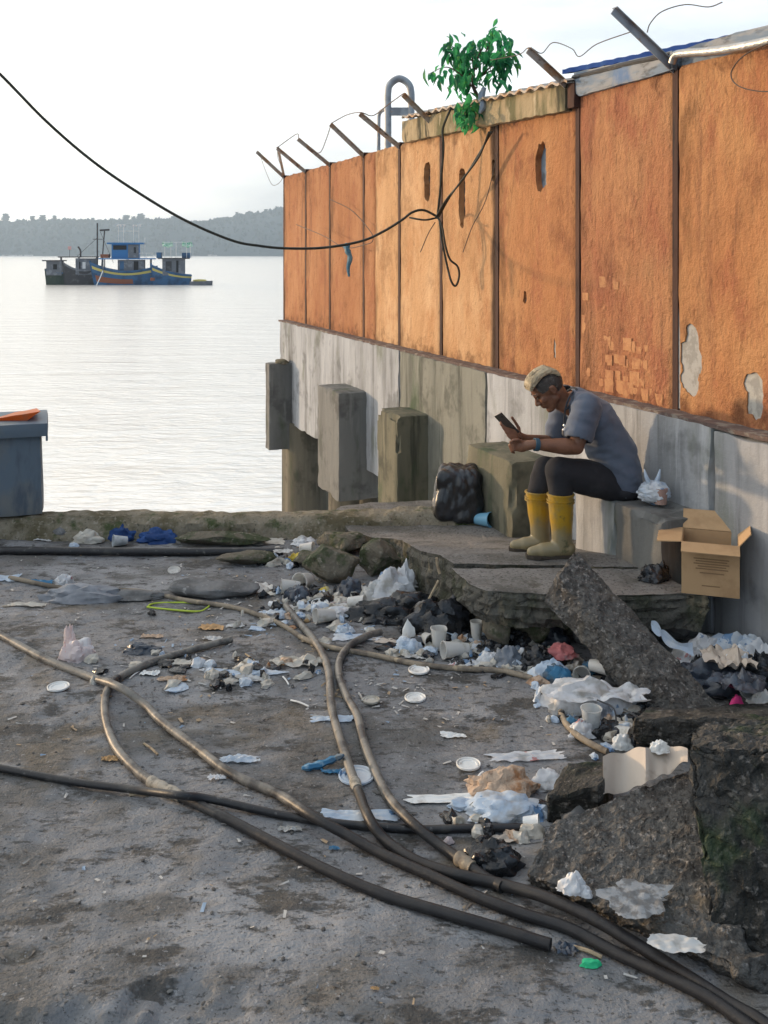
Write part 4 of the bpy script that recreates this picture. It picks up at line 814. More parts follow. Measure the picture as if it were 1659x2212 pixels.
h6, c6 = hose([(20, 1250), (150, 1267), (300, 1277), (400, 1295), (500, 1311), (560, 1326), (610, 1350), (660, 1382), (720, 1402), (800, 1416), (900, 1437), (1000, 1447), (1080, 1452), (1150, 1466)], .016, m_hoset, "thin tan hose winding across the far ground to the litter heap")
hose([(1210, 1530), (1218, 1555), (1240, 1585), (1275, 1606), (1312, 1622)], .016, m_hoset, "short bent tan pipe poking from the litter by the torn cardboard", name="bent_pipe")
pz = [Gg(-60, 1189, .03), Gg(150, 1190, .03), Gg(350, 1190, .03), Gg(612, 1189, .03)]
mk("steel_pipe", tube(cr(pz, 8), .028, 12), m_hosed, label="straight black pipe lying along the quay behind the stones", cat="pipe", smooth=True)
# wrappings and couplings on the hoses
m_tape = mat("frayed_tape", (.30, .28, .24), .8, [dict(c=(.16, .15, .13), s=40)], [(80, .6, .004)])
def wrap(C_, i0, n, r, m, nm, par):
    q = C_[i0:i0 + n]; return mk(nm, tube(q, [r * (1 + .10 * math.sin(k * 2.1)) for k in range(n)], 12), m, par, smooth=True)
wrap(c2, 110, 10, .0225, m_tape, "tape_wrap", h2); wrap(c2, 50, 8, .0215, m_hosed, "tape_wrap", h2); wrap(c5, 118, 7, .0245, m_hoset, "coupling", h5)
wrap(c4, 66, 4, .0215, m_tape, "tape_wrap", h4)
e = c2[-1]; q = (c2[-1] - c2[-3]).normalized(); mk("open_end", lathe([(.019, 0), (.019, .002), (.0005, .002)], e, q, 14), m_dark, h2)
# ---------------------------------------------------------------- litter
m_wfilm = mat("white_plastic_film", (.70, .71, .73), .35, [dict(c=(.45, .45, .44), s=10, lo=.5, hi=.7), dict(c=(.35, .31, .25), s=5, lo=.58, hi=.72, f=.8), dict(c=(.10, .24, .45), s=6.3, lo=.655, hi=.67, f=.8, o=41), dict(c=(.5, .12, .10), s=7.3, lo=.68, hi=.69, f=.7, o=63)], [(25, .5, .01)], trans=.3, spec=.5)
m_bwfilm = mat("bluish_white_film", (.50, .60, .72), .35, [dict(c=(.68, .72, .76), s=8, lo=.45, hi=.62), dict(c=(.06, .20, .42), s=6.3, lo=.62, hi=.64, f=.8, o=27), dict(c=(.30, .27, .23), s=5, lo=.6, hi=.72, f=.7)], [(25, .5, .01)], trans=.3, spec=.5)
m_pkfilm = mat("pinkish_white_film", (.70, .62, .62), .35, [dict(c=(.66, .22, .18), s=14, lo=.60, hi=.68), dict(c=(.75, .74, .75), s=8, lo=.5, hi=.65)], [(25, .5, .01)], trans=.4, spec=.5)
m_dirtyw = mat("soiled_white_plastic", (.52, .49, .43), .6, [dict(c=(.28, .25, .20), s=9, lo=.5, hi=.68), dict(c=(.65, .63, .58), s=20, lo=.55, hi=.7)], [(30, .5, .008)], trans=.2)
m_cup = mat("milky_cup_plastic", (.72, .71, .68), .35, [dict(c=(.55, .52, .46), s=16, lo=.55, hi=.7)], trans=.4, spec=.5)
m_clear = mat("clear_cup_plastic", (.62, .66, .68), .25, [dict(c=(.45, .48, .5), s=14)], trans=.3, spec=.6, alpha=.75)
m_bluecup = mat("blue_cup_plastic", (.22, .48, .66), .3, trans=.25, spec=.5)
m_bfilm = mat("black_plastic_film", (.012, .0125, .014), .24, [dict(c=(.03, .033, .04), s=9, lo=.5, hi=.65)], [(22, .7, .014)], spec=.4)
m_navy = mat("navy_plastic_film", (.022, .03, .045), .36, [dict(c=(.05, .065, .09), s=9, lo=.5, hi=.65)], [(22, .55, .012)], spec=.6)
m_grey = mat("grey_plastic_film", (.16, .18, .21), .4, [dict(c=(.28, .30, .33), s=9, lo=.5, hi=.65)], [(22, .55, .012)], trans=.15, spec=.5)
m_bcloth = mat("blue_cloth", (.016, .045, .14), .9, [dict(c=(.022, .065, .20), s=9, lo=.45, hi=.65), dict(c=(.012, .035, .12), s=25, lo=.5, hi=.68)], [(30, .6, .012)])
m_card = mat("corrugated_card", (.42, .275, .15), .85, [dict(c=(.34, .215, .115), s=6, lo=.45, hi=.65)], [(90, .25, .002)])
m_palecard = mat("pale_card", (.46, .40, .34), .85, [dict(c=(.33, .28, .23), s=9, lo=.5, hi=.65)], [(60, .3, .003)])
m_paper = mat("dirty_paper", (.55, .55, .54), .85, [dict(c=(.36, .34, .31), s=12, lo=.48, hi=.66)], [(40, .4, .004)], trans=.15)
m_brownp = mat("brown_waxed_paper", (.50, .37, .27), .7, [dict(c=(.34, .17, .08), s=9, lo=.5, hi=.62), dict(c=(.60, .48, .38), s=6, lo=.55, hi=.68), dict(c=(.22, .14, .09), s=16, lo=.55, hi=.66, f=.7)], [(14, 1, .03), (40, .8, .01)], trans=.15)
m_foam = mat("white_foam", (.68, .68, .66), .8, [dict(c=(.48, .46, .43), s=12, lo=.52, hi=.68)], [(60, .4, .004)])
m_red = mat("faded_red_cloth", (.50, .17, .17), .85, [dict(c=(.58, .40, .40), s=9, lo=.5, hi=.62)], [(30, .5, .01)])
m_cyan = mat("cyan_plastic", (.05, .19, .34), .55, [dict(c=(.10, .13, .16), s=6, lo=.5, hi=.65), dict(c=(.30, .45, .55), s=12, lo=.58, hi=.7)], trans=.2)
m_yelp = mat("yellow_plastic", (.62, .46, .06), .5, [dict(c=(.62, .56, .35), s=14, lo=.52, hi=.66)], trans=.2)
m_lime = mat("lime_strap", (.42, .52, .06), .6); m_pink = mat("hot_pink_plastic", (.75, .05, .25), .5); m_green = mat("green_plastic", (.03, .45, .20), .5); m_orng = mat("orange_scrap", (.40, .25, .12), .7)
m_wood = mat("weathered_stick", (.34, .27, .18), .85, [dict(c=(.2, .15, .1), s=20)], [(50, .4, .003)])
def litter(name, vf, m, lab, cat, smooth=True, grp="litter strewn over the ground"):
    return mk(name, vf, m, label=lab, cat=cat, group=grp, smooth=smooth)
def at(u, v, z=0.0):
    p = G(u, v, z); 
    if z < .02: p.z = gh(p.x, p.y)
    return p, p.y / FPX
def bag(u, v, w_, h_, m, lab, seed, dep=.7, z=0.0, name="plastic_bag", cat="bag", peak=.5, sub=4):
    # a slumped, creased film bag; u, v is the middle of its foot
    p, s = at(u, v, z); W, Hh, Dp = w_ * s, max(.02, h_ * s * .92), w_ * s * dep; vs, fs = ico(sub); o = []; sd = Vector((seed * 1.7, seed * 3.1, seed * .9))
    for q in vs:
        f1 = vor(q * 1.5 + sd); crease = (f1[1] - f1[0]); f2 = vor(q * 3.7 + sd * 2)
        r = .62 + .30 * crease + .16 * (f2[1] - f2[0]) + .22 * noise.noise(q * 1.6 + sd) + .06 * noise.noise(q * 7 + sd)
        zz = q.z * r
        if zz < 0: zz *= .12
        k = 1 - peak * max(0, zz) * .5
        o.append(p + Vector((q.x * r * W * .68 * k, Dp * .35 + q.y * r * Dp * .66 * k, zz * Hh * 1.2 + .004)))
    return litter(name, (o, fs), m, lab, cat)
def sheet(u, v, w_, h_, m, lab, seed, hgt=.012, rot=0.0, z=0.0, name="plastic_sheet", cat="sheet", jag=.22, n=(22, 14), smooth=True):
    # a crumpled flat piece; u, v is its middle, w_, h_ its width and seen height in the photograph
    p, s = at(u, v, z); W = w_ * s; Dp = h_ * s * p.y / (H - z) ; sd = Vector((seed * 2.1, seed * .7, 3)); cs, sn = math.cos(rot), math.sin(rot)
    def fn(a, b):
        x, y = a - .5, b - .5; e = max(abs(x), abs(y)) * 2
        ex = 1 + jag * e * (noise.noise(Vector((x * 3, y * 3, seed))) * 1.4 + noise.noise(Vector((x * 9, y * 9, seed + 5))) * .7)
        c4_ = 1 - .16 * (abs(x) * abs(y) * 4) ** 1.5
        X, Y = x * ex * c4_ * W, y * ex * c4_ * Dp; X, Y = X * cs - Y * sn, X * sn + Y * cs
        f1 = vor(Vector((x * 4 + seed, y * 3, seed * 1.3))); hz = hgt * (1.6 * (f1[1] - f1[0]) + .8 * abs(noise.noise(Vector((x * 5, y * 5, seed)))) - .15) * (1.1 - .5 * e)
        gx, gy = p.x + X, p.y + Y; return Vector((gx, gy, (gh(gx, gy) if z < .02 else z) + .006 + max(0, hz)))
    return litter(name, grid(n[0], n[1], fn), m, lab, cat, smooth)
def cup(u, v, w_, h_, m, lab, ax=None, z=0.0, name="plastic_cup", crush=0.0, seed=0):
    # w_ mouth width, h_ length in photo pixels; ax None = standing, else lying direction
    p, s = at(u, v, z); r, L = w_ * s / 2, h_ * s; rb = r * .72
    prof = [(.0005, 0), (rb, 0), (rb * 1.02, .004), (r, L * .96), (r * 1.08, L * .97), (r * 1.08, L), (r * .98, L), (rb * .96, .006), (.0005, .006)]
    if ax is None: c = p + Vector((0, r, .003)); a = (0, 0, 1)
    else:
        a = Vector(ax).normalized(); c = p + Vector((0, r, r * .95)) - a * L / 2; c.z = p.z + rb + .003
        tip = c + a * L; lift = p.z + r + .004 - tip.z; a = (tip + Vector((0, 0, lift)) - c).normalized()
    vs, fs = lathe(prof, c, a, 22)
    if crush: vs = [q + Vector((noise.noise(q * 22 + Vector((seed, 0, 0))), noise.noise(q * 22 + Vector((0, seed, 5))), noise.noise(q * 22 + Vector((3, 0, seed))))) * crush for q in vs]
    return litter(name, (vs, fs), m, lab, "cup")
def lid(u, v, w_, m, lab, tilt=(0, 0, 1), name="lid_disc", z=0.0):
    p, s = at(u, v, z); r = w_ * s / 2
    return litter(name, lathe([(.0005, .003), (r * .62, .003), (r * .66, .007), (r * .82, .007), (r * .86, .002), (r, .003), (r, .010), (r * .94, .011), (r * .88, .006)], p + Vector((0, 0, .005)), tilt, 26), m, lab, "lid")
def stick(u0, v0, u1, v1, r, m, lab, z0=0, z1=0, name="stick", cat="stick"):
    a, b = Gg(u0, v0, 0), Gg(u1, v1, 0); a.z += z0 + r; b.z += z1 + r
    return litter(name, tube(cr([a, a.lerp(b, .5) + Vector((0, 0, .004)), b], 3), r, 6), m, lab, cat)

# by the quay edge
bag(260, 1168, 80, 34, m_bcloth, "crumpled dark blue cloth hump beside the clear tub by the quay", 1, .6, name="cloth", cat="cloth", peak=.2); bag(338, 1174, 96, 30, m_bcloth, "blue cloth spread flat beside the mossy rock at the quay", 2, .6, name="cloth", cat="cloth", peak=.2)
cup(256, 1181, 24, 30, m_clear, "clear plastic tub lying in front of the blue cloth", (-.8, -.4, 0), name="plastic_tub")
bag(186, 1174, 72, 28, m_dirtyw, "dirty white bag between the dark stone and the blue cloth", 3, .6)
sheet(95, 1166, 44, 8, m_paper, "pale paper scrap near the tub at the quay foot", 4, name="paper_scrap", cat="paper"); bag(158, 1182, 22, 10, m_bwfilm, "small bluish wrapper just behind the black pipe", 5, name="wrapper", cat="wrapper", sub=3)
litter("broken_funnel", lathe([(.055, 0), (.05, .01), (.02, .06), (.008, .09)], Gg(586, 1151, .01), (.2, -.2, 1), 16), m_cup, "white funnel shaped lid standing against the quay edge", "funnel")
bag(625, 1150, 38, 14, m_brownp, "brown wrapper lying right of the white funnel", 6, name="wrapper", cat="wrapper", sub=3)
bag(656, 1182, 52, 20, m_wfilm, "white crumpled bag near the far corner boulders", 7); cup(662, 1201, 26, 30, m_cup, "white cup lying above the yellow wrapper", (.8, -.2, 0))
bag(646, 1215, 52, 18, m_yelp, "crumpled yellow wrapper under the white cup", 8, name="wrapper", cat="wrapper"); sheet(600, 1205, 90, 14, m_grey, "grey film lying beside the pipe end", 9)
sheet(580, 1170, 80, 18, m_dirtyw, "flat dirty sheet between the quay and the pipe end", 10); sheet(610, 1193, 40, 8, m_paper, "pale strip over the end of the black pipe", 11, z=.06)
# far left ground
bag(136, 1263, 40, 26, m_wfilm, "small white bag beside the far tan hose", 12, peak=.2); lid(376, 1236, 27, m_cup, "white lid alone on the far grey ground", (.1, -.3, 1))
sheet(15, 1252, 50, 14, m_bwfilm, "bluish film at the left edge by the tan hose", 13); sheet(55, 1307, 90, 8, m_dirtyw, "pale strip of film left of the tarpaulin hump", 14)
bag(175, 1300, 196, 36, mat("grey_tarpaulin", (.17, .18, .20), .6, [dict(c=(.25, .26, .28), s=5, lo=.5, hi=.65)], [(15, .5, .01)]), "flat grey tarpaulin hump with a pale upper edge", 15, .35, name="tarpaulin", cat="tarpaulin", peak=.1)
bag(165, 1430, 78, 46, m_pkfilm, "pink and white knotted bag standing on the left ground", 16, .7, peak=.3)
bag(147, 1412, 30, 66, m_pkfilm, "twisted pink film rising from the knotted bag on the ground", 17, .8, peak=.6, name="twisted_film")
lid(126, 1490, 47, m_foam, "round white lid below the pink knotted bag", (0, 0, 1)); sheet(85, 1258, 60, 6, m_cyan, "faded blue scrap beside the start of the tan hose", 18, name="plastic_scrap", cat="scrap")
lp = [Gg(318, 1312, .004), Gg(335, 1303, .004), Gg(400, 1300, .004), Gg(450, 1303, .01), Gg(445, 1312, .004), Gg(425, 1317, .004), Gg(360, 1316, .004)]
litter("packing_strap", tube(cr(lp + [lp[0]], 5), .006, 5), m_lime, "lime yellow packing strap loop on the far ground", "strap")
sheet(457, 1356, 56, 12, m_orng, "orange brown leaf of paper in the middle distance", 19, name="paper_scrap", cat="paper"); sheet(330, 1376, 50, 8, m_brownp, "brown paper flake left of the hose stub", 20, name="paper_scrap", cat="paper")
sheet(460, 1381, 42, 8, m_paper, "white paper flake right behind the hose stub", 21, name="paper_scrap", cat="paper"); sheet(506, 1354, 40, 7, m_paper, "white flake beside the orange paper leaf", 22, name="paper_scrap", cat="paper")
bag(305, 1415, 84, 22, m_navy, "dark film hump behind the curled hose end", 23, .5); sheet(643, 1436, 108, 22, m_dirtyw, "long soiled white bag left of the paired hoses", 24, .03)
sheet(520, 1458, 170, 14, m_bwfilm, "wide bluish film pressed into the mud mid ground", 25, .006); sheet(548, 1468, 74, 16, m_paper, "white tray fragment on the bluish film", 26, .02, name="tray_fragment", cat="scrap")
sheet(385, 1437, 70, 12, m_dirtyw, "pale torn film above the hose bend", 27); sheet(325, 1462, 44, 8, m_foam, "small white slab of foam right of the hose bend", 28, name="foam_scrap", cat="foam"); sheet(372, 1474, 60, 9, m_brownp, "tan torn wrapper right of the hose bend", 29, name="wrapper", cat="wrapper")
sheet(718, 1557, 92, 14, m_bwfilm, "blue printed sachet lying under the left paired hose", 30, .012); sheet(515, 1643, 94, 17, m_bwfilm, "white and blue crumpled strip right of the dark long hose", 31, .015)
sheet(470, 1682, 40, 12, m_wfilm, "whitish scrap just left of the long dark hose", 32, name="plastic_scrap", cat="scrap"); sheet(237, 1636, 36, 9, m_orng, "tan scrap left of the curling hose", 33, name="paper_scrap", cat="paper")
lid(802, 1519, 37, m_dirtyw, "cream oval lid right of the paired hoses' upper bend"); lid(897, 1511, 46, m_foam, "white oval lid on bare ground right of the paired hoses"); lid(905, 1454, 46, m_foam, "thin white lid just below the tan hose")
sheet(980, 1590, 54, 10, m_foam, "cream crumpled flake on the bare mid ground", 34, .008, name="paper_scrap", cat="paper"); lid(1012, 1656, 53, m_foam, "white ridged lid left of the long white strip")
sheet(1135, 1636, 164, 18, m_wfilm, "long white plastic strip pointing at the bent pipe", 35, .012, .12, jag=.3); lid(770, 1681, 78, m_bwfilm, "large pale lid under the paired hoses")
rag = [Gg(652, 1660, .012), Gg(690, 1650, .016), Gg(722, 1640, .02), Gg(742, 1632, .05)]
litter("blue_rag", tube(cr(rag, 5), [.006, .012, .016, .012, .015, .018, .014, .012, .014, .016, .012, .010, .014, .012, .010, .006], 6), m_cyan, "blue twisted rag knotted round the left paired hose", "rag")
sheet(720, 1668, 56, 8, m_cyan, "flat blue strip beneath the knotted rag", 36, name="plastic_scrap", cat="scrap"); sheet(780, 1764, 176, 24, m_bwfilm, "bluish white film caught under the crossing hoses", 37, .012)
sheet(625, 1797, 50, 10, m_paper, "pale scrap between the crossing hoses", 38, name="paper_scrap", cat="paper"); sheet(721, 1839, 22, 8, m_cyan, "bright blue scrap beside the long dark hose", 39, .006, name="plastic_scrap", cat="scrap")
sheet(810, 2146, 20, 7, m_orng, "small orange scrap on the nearest ground", 40, .005, name="plastic_scrap", cat="scrap"); bag(970, 1823, 24, 16, m_pkfilm, "lilac ball of film between the hoses", 41, sub=3, name="wrapper", cat="wrapper")
bag(1278, 2086, 44, 18, m_green, "bright green plastic scrap beside the lower hoses", 42, .5, sub=3, name="plastic_scrap", cat="scrap", peak=.1); sheet(1225, 2048, 50, 28, m_navy, "dark film scrap by the open hose end", 43)
# far litter heap by the walkway
cup(655, 1276, 36, 40, m_cup, "large milky cup lying at the head of the litter heap", (-.4, -.8, 0)); sheet(560, 1272, 62, 20, m_cup, "white cup shard left of the milky cup", 44, .03, name="cup_shard", cat="shard"); cup(625, 1285, 30, 40, m_cup, "crushed white cup in front of the large milky cup", (-.9, -.2, 0), crush=.008, seed=3)
bag(842, 1300, 125, 78, m_wfilm, "big white bag heap against the walkway edge", 45, .6, peak=.9); bag(875, 1268, 54, 56, m_wfilm, "white bag peak sticking up by the walkway", 46, .6, z=.05, peak=1.2); bag(800, 1300, 54, 40, m_cup, "crumpled milky film left of the big white bag", 47, .7)
bag(756, 1293, 66, 42, m_navy, "dark blue bag left of the big white bag", 48, .8); bag(640, 1296, 60, 32, m_navy, "dark film under the milky cups", 49, .8); lid(691, 1306, 38, m_foam, "white lid in front of the dark blue bag", (0, -.2, 1)); sheet(690, 1312, 150, 14, m_paper, "pale papers strewn before the cups", 50, .008)
bag(835, 1345, 190, 46, m_bfilm, "left part of the long black plastic heap", 51, .5, peak=.2); bag(945, 1378, 150, 84, m_bfilm, "right hump of the long black plastic heap by the slab", 52, .7, peak=.4); bag(885, 1322, 130, 40, m_bfilm, "upper fold of black plastic under the white bag", 53, .6, z=.04, peak=.3); bag(975, 1345, 90, 58, m_bfilm, "black plastic fold tucked against the walkway corner", 54, .7, z=.04)
cup(700, 1352, 32, 44, m_cup, "broken white cup lying left of the black plastic", (-.9, -.4, 0), crush=.006, seed=8); sheet(745, 1322, 66, 10, m_foam, "flat white foam piece on the black heap's left edge", 55, name="foam_scrap", cat="foam")
sheet(768, 1381, 110, 16, m_bwfilm, "bluish paper sheet by the hooked hose end", 56); sheet(842, 1387, 80, 12, m_palecard, "beige card strip in front of the black plastic", 57, .01, name="card_strip", cat="cardboard"); bag(745, 1372, 40, 22, m_bwfilm, "small bluish bag beside the hooked hose end", 58)
bag(882, 1383, 34, 46, m_foam, "white curved shard standing in front of the black plastic", 59, .4, peak=1.0, name="cup_shard", cat="shard", sub=3); bag(882, 1412, 66, 34, m_bwfilm, "white netted bag left of the stacked clear cups", 60, .7); cup(948, 1410, 34, 44, m_cup, "upright milky cup crushed beside the netted bag", None, crush=.008, seed=5); cup(925, 1400, 30, 40, m_cup, "milky cup behind the netted bag", (.2, -.6, .5)); 
cup(985, 1428, 36, 58, m_cup, "milky cup lying on its side before the black plastic", (-.95, -.3, 0)); sheet(1010, 1437, 80, 15, m_wfilm, "flat ridged clear lid below the lying cup", 61, .02); cup(1030, 1391, 26, 42, m_cup, "small standing white cup at the foot of the slab corner", None); sheet(1005, 1404, 70, 16, m_bwfilm, "light blue film right behind the lying cup", 62)
bag(1100, 1448, 72, 50, m_grey, "grey bag at the right of the tan hose", 63, .7); bag(1165, 1450, 90, 56, m_bfilm, "black bag between the grey bag and the red cloth", 64, .7); bag(1190, 1395, 84, 52, m_navy, "dark bag under the walkway end by the pale stone", 65, .7); bag(1070, 1412, 60, 30, m_bfilm, "dark crumpled film right of the small standing cup", 66); bag(1100, 1425, 50, 26, m_navy, "navy film scrap above the grey bag", 67)
bag(662, 1345, 14, 6, m_orng, "tiny brown wrapper between the tan hose and the pale hose", 68, sub=3, name="wrapper", cat="wrapper"); sheet(590, 1323, 60, 8, m_bwfilm, "blue tinged strip behind the pale hose end", 69)
sheet(905, 1422, 60, 8, m_paper, "thin grey paper under the netted bag", 70, name="paper_scrap", cat="paper"); sheet(735, 1300, 40, 10, m_pkfilm, "pinkish scrap by the dark blue bag", 71, name="plastic_scrap", cat="scrap"); bag(700, 1279, 34, 14, m_yelp, "yellow scrap right of the milky cups", 72, sub=3, name="plastic_scrap", cat="scrap")
# nearer litter heap by the leaning kerb stone
bag(1214, 1424, 72, 30, m_red, "faded red cloth on top of the nearer heap", 73, .7, z=.04, name="cloth", cat="cloth"); bag(1190, 1478, 88, 54, m_bwfilm, "pale blue bag below the red cloth", 74, .7); bag(1274, 1460, 34, 42, m_cyan, "bright blue rag beside the flat grey stone", 75, .7, name="cloth", cat="cloth"); cup(1262, 1475, 36, 34, m_cup, "milky cup bottom between the blue rag and the white sheet", (-.3, -.9, .2)); bag(1205, 1470, 60, 34, m_cyan, "sky blue bag scrap over the white sheet", 76, .6, z=.03)
bag(1275, 1540, 225, 72, m_wfilm, "large white plastic sheet spread over the nearer heap", 77, .45, peak=.1); sheet(1300, 1505, 200, 40, m_wfilm, "white folded film lying behind the large plastic sheet", 78, .05, z=.06); sheet(1330, 1536, 90, 14, m_orng, "brown wet paper under the white sheet", 79, name="paper_scrap", cat="paper")
cup(1380, 1508, 36, 52, m_cup, "large milky cup with its mouth towards the camera", (-.25, -.9, .1)); bag(1432, 1520, 56, 36, m_wfilm, "crumpled white bag right of the large milky cup", 80, .7); bag(1395, 1528, 50, 26, m_bfilm, "black scrap under the large milky cup", 81); cup(1458, 1530, 20, 26, m_foam, "small white cup before the leaning kerb stone", (.8, -.4, 0))
cup(1282, 1592, 44, 52, m_clear, "clear cup standing at the heap's near edge", None); bag(1262, 1595, 60, 36, m_wfilm, "white film scrap around the clear cup", 82); bag(1320, 1600, 70, 36, m_bfilm, "black film between the clear cup and the dark slab", 83); cup(1350, 1605, 30, 40, m_cup, "tilted white cup against the dark slab", (.5, -.6, .4)); bag(1345, 1622, 46, 36, m_foam, "white crushed cup above the torn cardboard", 84, .6); bag(1236, 1572, 34, 22, m_cyan, "blue wrapper beside the bent pipe", 85, sub=3, name="wrapper", cat="wrapper"); bag(1180, 1500, 40, 16, m_navy, "small dark scrap at the tan hose's end", 86, sub=3)
bag(1302, 1560, 60, 40, m_grey, "grey film heap behind the clear cup", 87); bag(1410, 1562, 40, 22, m_bwfilm, "bluish scrap in the gap before the dark slab", 88, sub=3)
# heap behind the leaning kerb stone
bag(1484, 1455, 92, 58, m_wfilm, "white bag heap at the foot of the dark gap", 90, .7); bag(1590, 1440, 150, 60, m_bwfilm, "pale blue printed bag by the sea wall", 91, .5, peak=.2); bag(1650, 1452, 90, 64, m_wfilm, "white bag at the frame edge against the sea wall", 92, .7); bag(1560, 1505, 180, 74, m_navy, "large dark blue bag behind the leaning kerb stone", 93, .5, peak=.2); bag(1645, 1500, 90, 90, m_bfilm, "black bag at the frame edge behind the kerb stone", 94, .7)
bag(1550, 1440, 70, 40, m_bfilm, "black coil of film on the printed bag", 95, .6, z=.08); sheet(1575, 1428, 100, 46, m_palecard, "torn brown card flaps over the dark blue bag", 96, .06, z=.14, name="card_scrap", cat="cardboard"); cup(1628, 1512, 44, 44, m_clear, "clear grey cup bottom at the frame edge", (-.3, -.9, .1), z=.03); bag(1595, 1530, 32, 30, m_pink, "hot pink scrap behind the kerb stone's lower end", 97, .7, z=.02, name="plastic_scrap", cat="scrap", sub=3); bag(1650, 1532, 54, 34, m_foam, "white foam lump at the frame edge", 98, .7, name="foam_lump", cat="foam"); bag(1510, 1475, 60, 60, m_bfilm, "black pointed film flap leaning on the kerb stone", 99, .5, peak=1.2)
st = [D(1407, 1350, 4.75), D(1425, 1362, 4.74), D(1432, 1372, 4.74), D(1460, 1392, 4.73), D(1497, 1402, 4.72)]
def ribbon(P, w_, up=(0, .5, 1)):
    P = cr(P, 6); n = len(P) - 1; U = Vector(up).normalized()
    return grid(n, 2, lambda s, t: P[round(s * n)] + (P[min(round(s * n) + 1, n)] - P[max(round(s * n) - 1, 0)]).normalized().cross(U).cross(Vector((0, 1, 0))).normalized() * 0 + U * (t - .5) * w_ * (.5 + .5 * math.sin(s * 7 + .6) ** 2) + Vector((0, .01 * math.sin(t * 5), 0)))
litter("film_ribbon", ribbon(st, .07), m_bwfilm, "pale blue strip of film draped over the leaning kerb stone", "film")
litter("film_ribbon", ribbon([D(1592, 1712, 3.05), D(1600, 1694, 3.06), D(1624, 1674, 3.08)], .02), m_bwfilm, "white strip stuck to the tall mossy boulder", "film")
bag(1610, 1468, 110, 66, m_bwfilm, "sky blue bag slumped between the dark bag and the sea wall", 201, .6, z=.05); bag(1530, 1420, 80, 44, m_wfilm, "white film lump at the mouth of the dark gap", 202, .7, z=.04); bag(1625, 1415, 90, 40, m_bwfilm, "pale film lump against the foot of the sea wall", 203, .6, z=.06); sheet(1600, 1478, 120, 40, m_navy, "flat navy film between the card flaps and the grey cup", 204, .05, z=.12)
bag(1145, 1440, 70, 40, m_wfilm, "white film lump before the grey bag", 205, .7); bag(1230, 1500, 80, 36, m_wfilm, "milky film roll at the left of the large sheet", 206, .6); cup(1298, 1462, 34, 40, m_cup, "milky cup lying above the large white sheet", (.7, -.5, 0), z=.05); bag(1120, 1400, 60, 34, m_bfilm, "black film knot under the walkway end", 207, .7)
bag(820, 1320, 70, 30, m_cup, "milky crushed cups at the foot of the big white bag", 208, .6, sub=3); bag(730, 1335, 60, 26, m_wfilm, "white film scrap left of the black plastic heap", 209, .6); cup(770, 1318, 28, 38, m_cup, "white cup lying before the dark blue bag", (.9, -.3, 0)); bag(1060, 1440, 60, 30, m_wfilm, "white film scrap at the foot of the small cup", 210, .6)
# near right
tb_ = [G(1303, 1640, .22), G(1486, 1640, .22)]
def tcard(s, t):
    u = 1303 + 183 * s; v0 = 1636 - 22 * math.sin(s * 2.2) + 7 * noise.noise(Vector((s * 6, 4, 1))); v1 = 1716 - 90 * max(0, s - .22) + (12 * noise.noise(Vector((s * 7, 0, 1)))); Y = 3.62 - .1 * t + .05 * abs(math.sin(s * 6.2))
    return D(u, v0 + (v1 - v0) * t, Y)
b = B().add(grid(40, 16, tcard)); b.add(grid(40, 16, lambda s, t: tcard(s, t) + Vector((0, .006, 0))))
litter("torn_cardboard", b.vf, m_palecard, "torn pale cardboard sheet draped over the sloping gravel slab", "cardboard")
bag(1428, 1628, 46, 26, m_foam, "small white lump resting on the torn cardboard", 100, .6, z=.24, name="foam_lump", cat="foam")
bag(1092, 1728, 160, 52, m_brownp, "crumpled brown waxed paper heap by the black block", 101, .6, peak=.2, name="waxed_paper", cat="paper"); bag(1188, 1706, 84, 38, m_wfilm, "white crumpled film behind the brown waxed paper", 102, .7); sheet(985, 1728, 212, 20, m_foam, "long flat white foam strip left of the brown paper", 103, .008, .03, name="foam_strip", cat="foam", jag=.12)
bag(1095, 1782, 180, 46, m_bwfilm, "spread white bag behind the thin black hose end", 104, .6, peak=.3); bag(1105, 1755, 60, 34, m_foam, "white wrinkled lump on the spread bag", 105, .7, sub=3, name="foam_lump", cat="foam"); cup(1150, 1795, 30, 34, m_foam, "white ribbed cup at the thin black hose's end", (.9, -.2, 0), z=.01); bag(1150, 1812, 62, 26, m_dirtyw, "soiled cup shard beside the gravel slab's corner", 106, name="cup_shard", cat="shard", sub=3)
sheet(1072, 1817, 90, 22, m_palecard, "beige card piece above the near black bag", 107, .01, .2, name="card_scrap", cat="cardboard"); bag(1072, 1890, 130, 56, m_bfilm, "small black bag beside the pale hose's end", 108, .7, peak=.2); sheet(1050, 1766, 60, 10, m_wfilm, "white torn strip left of the spread bag", 109, name="plastic_scrap", cat="scrap")
bag(1240, 1935, 66, 40, m_wfilm, "white tissue crumpled on the sloping gravel slab", 110, .7, z=.08, name="tissue", cat="tissue"); bag(1268, 1942, 30, 16, m_wfilm, "small tissue tail next to the white tissue", 111, z=.075, name="tissue", cat="tissue", sub=3)
sheet(1380, 1945, 140, 66, mat("sodden_grey_paper", (.26, .27, .28), .9, [dict(c=(.14, .14, .14), s=24, lo=.45, hi=.6), dict(c=(.36, .37, .38), s=12, lo=.55, hi=.7)], [(60, .6, .006)]), "sodden grey paper patch plastered on the gravel slab", 112, .006, z=.105, name="paper_patch", cat="paper", jag=.5)
sheet(1460, 2043, 116, 40, m_paper, "dirty printed paper near the gravel slab's lower edge", 113, .008, -.15, z=.075, name="paper_sheet", cat="paper", jag=.15)
stick(420, 1640, 345, 1628, .004, m_foam, "white straw left of the long dark hose") if False else None
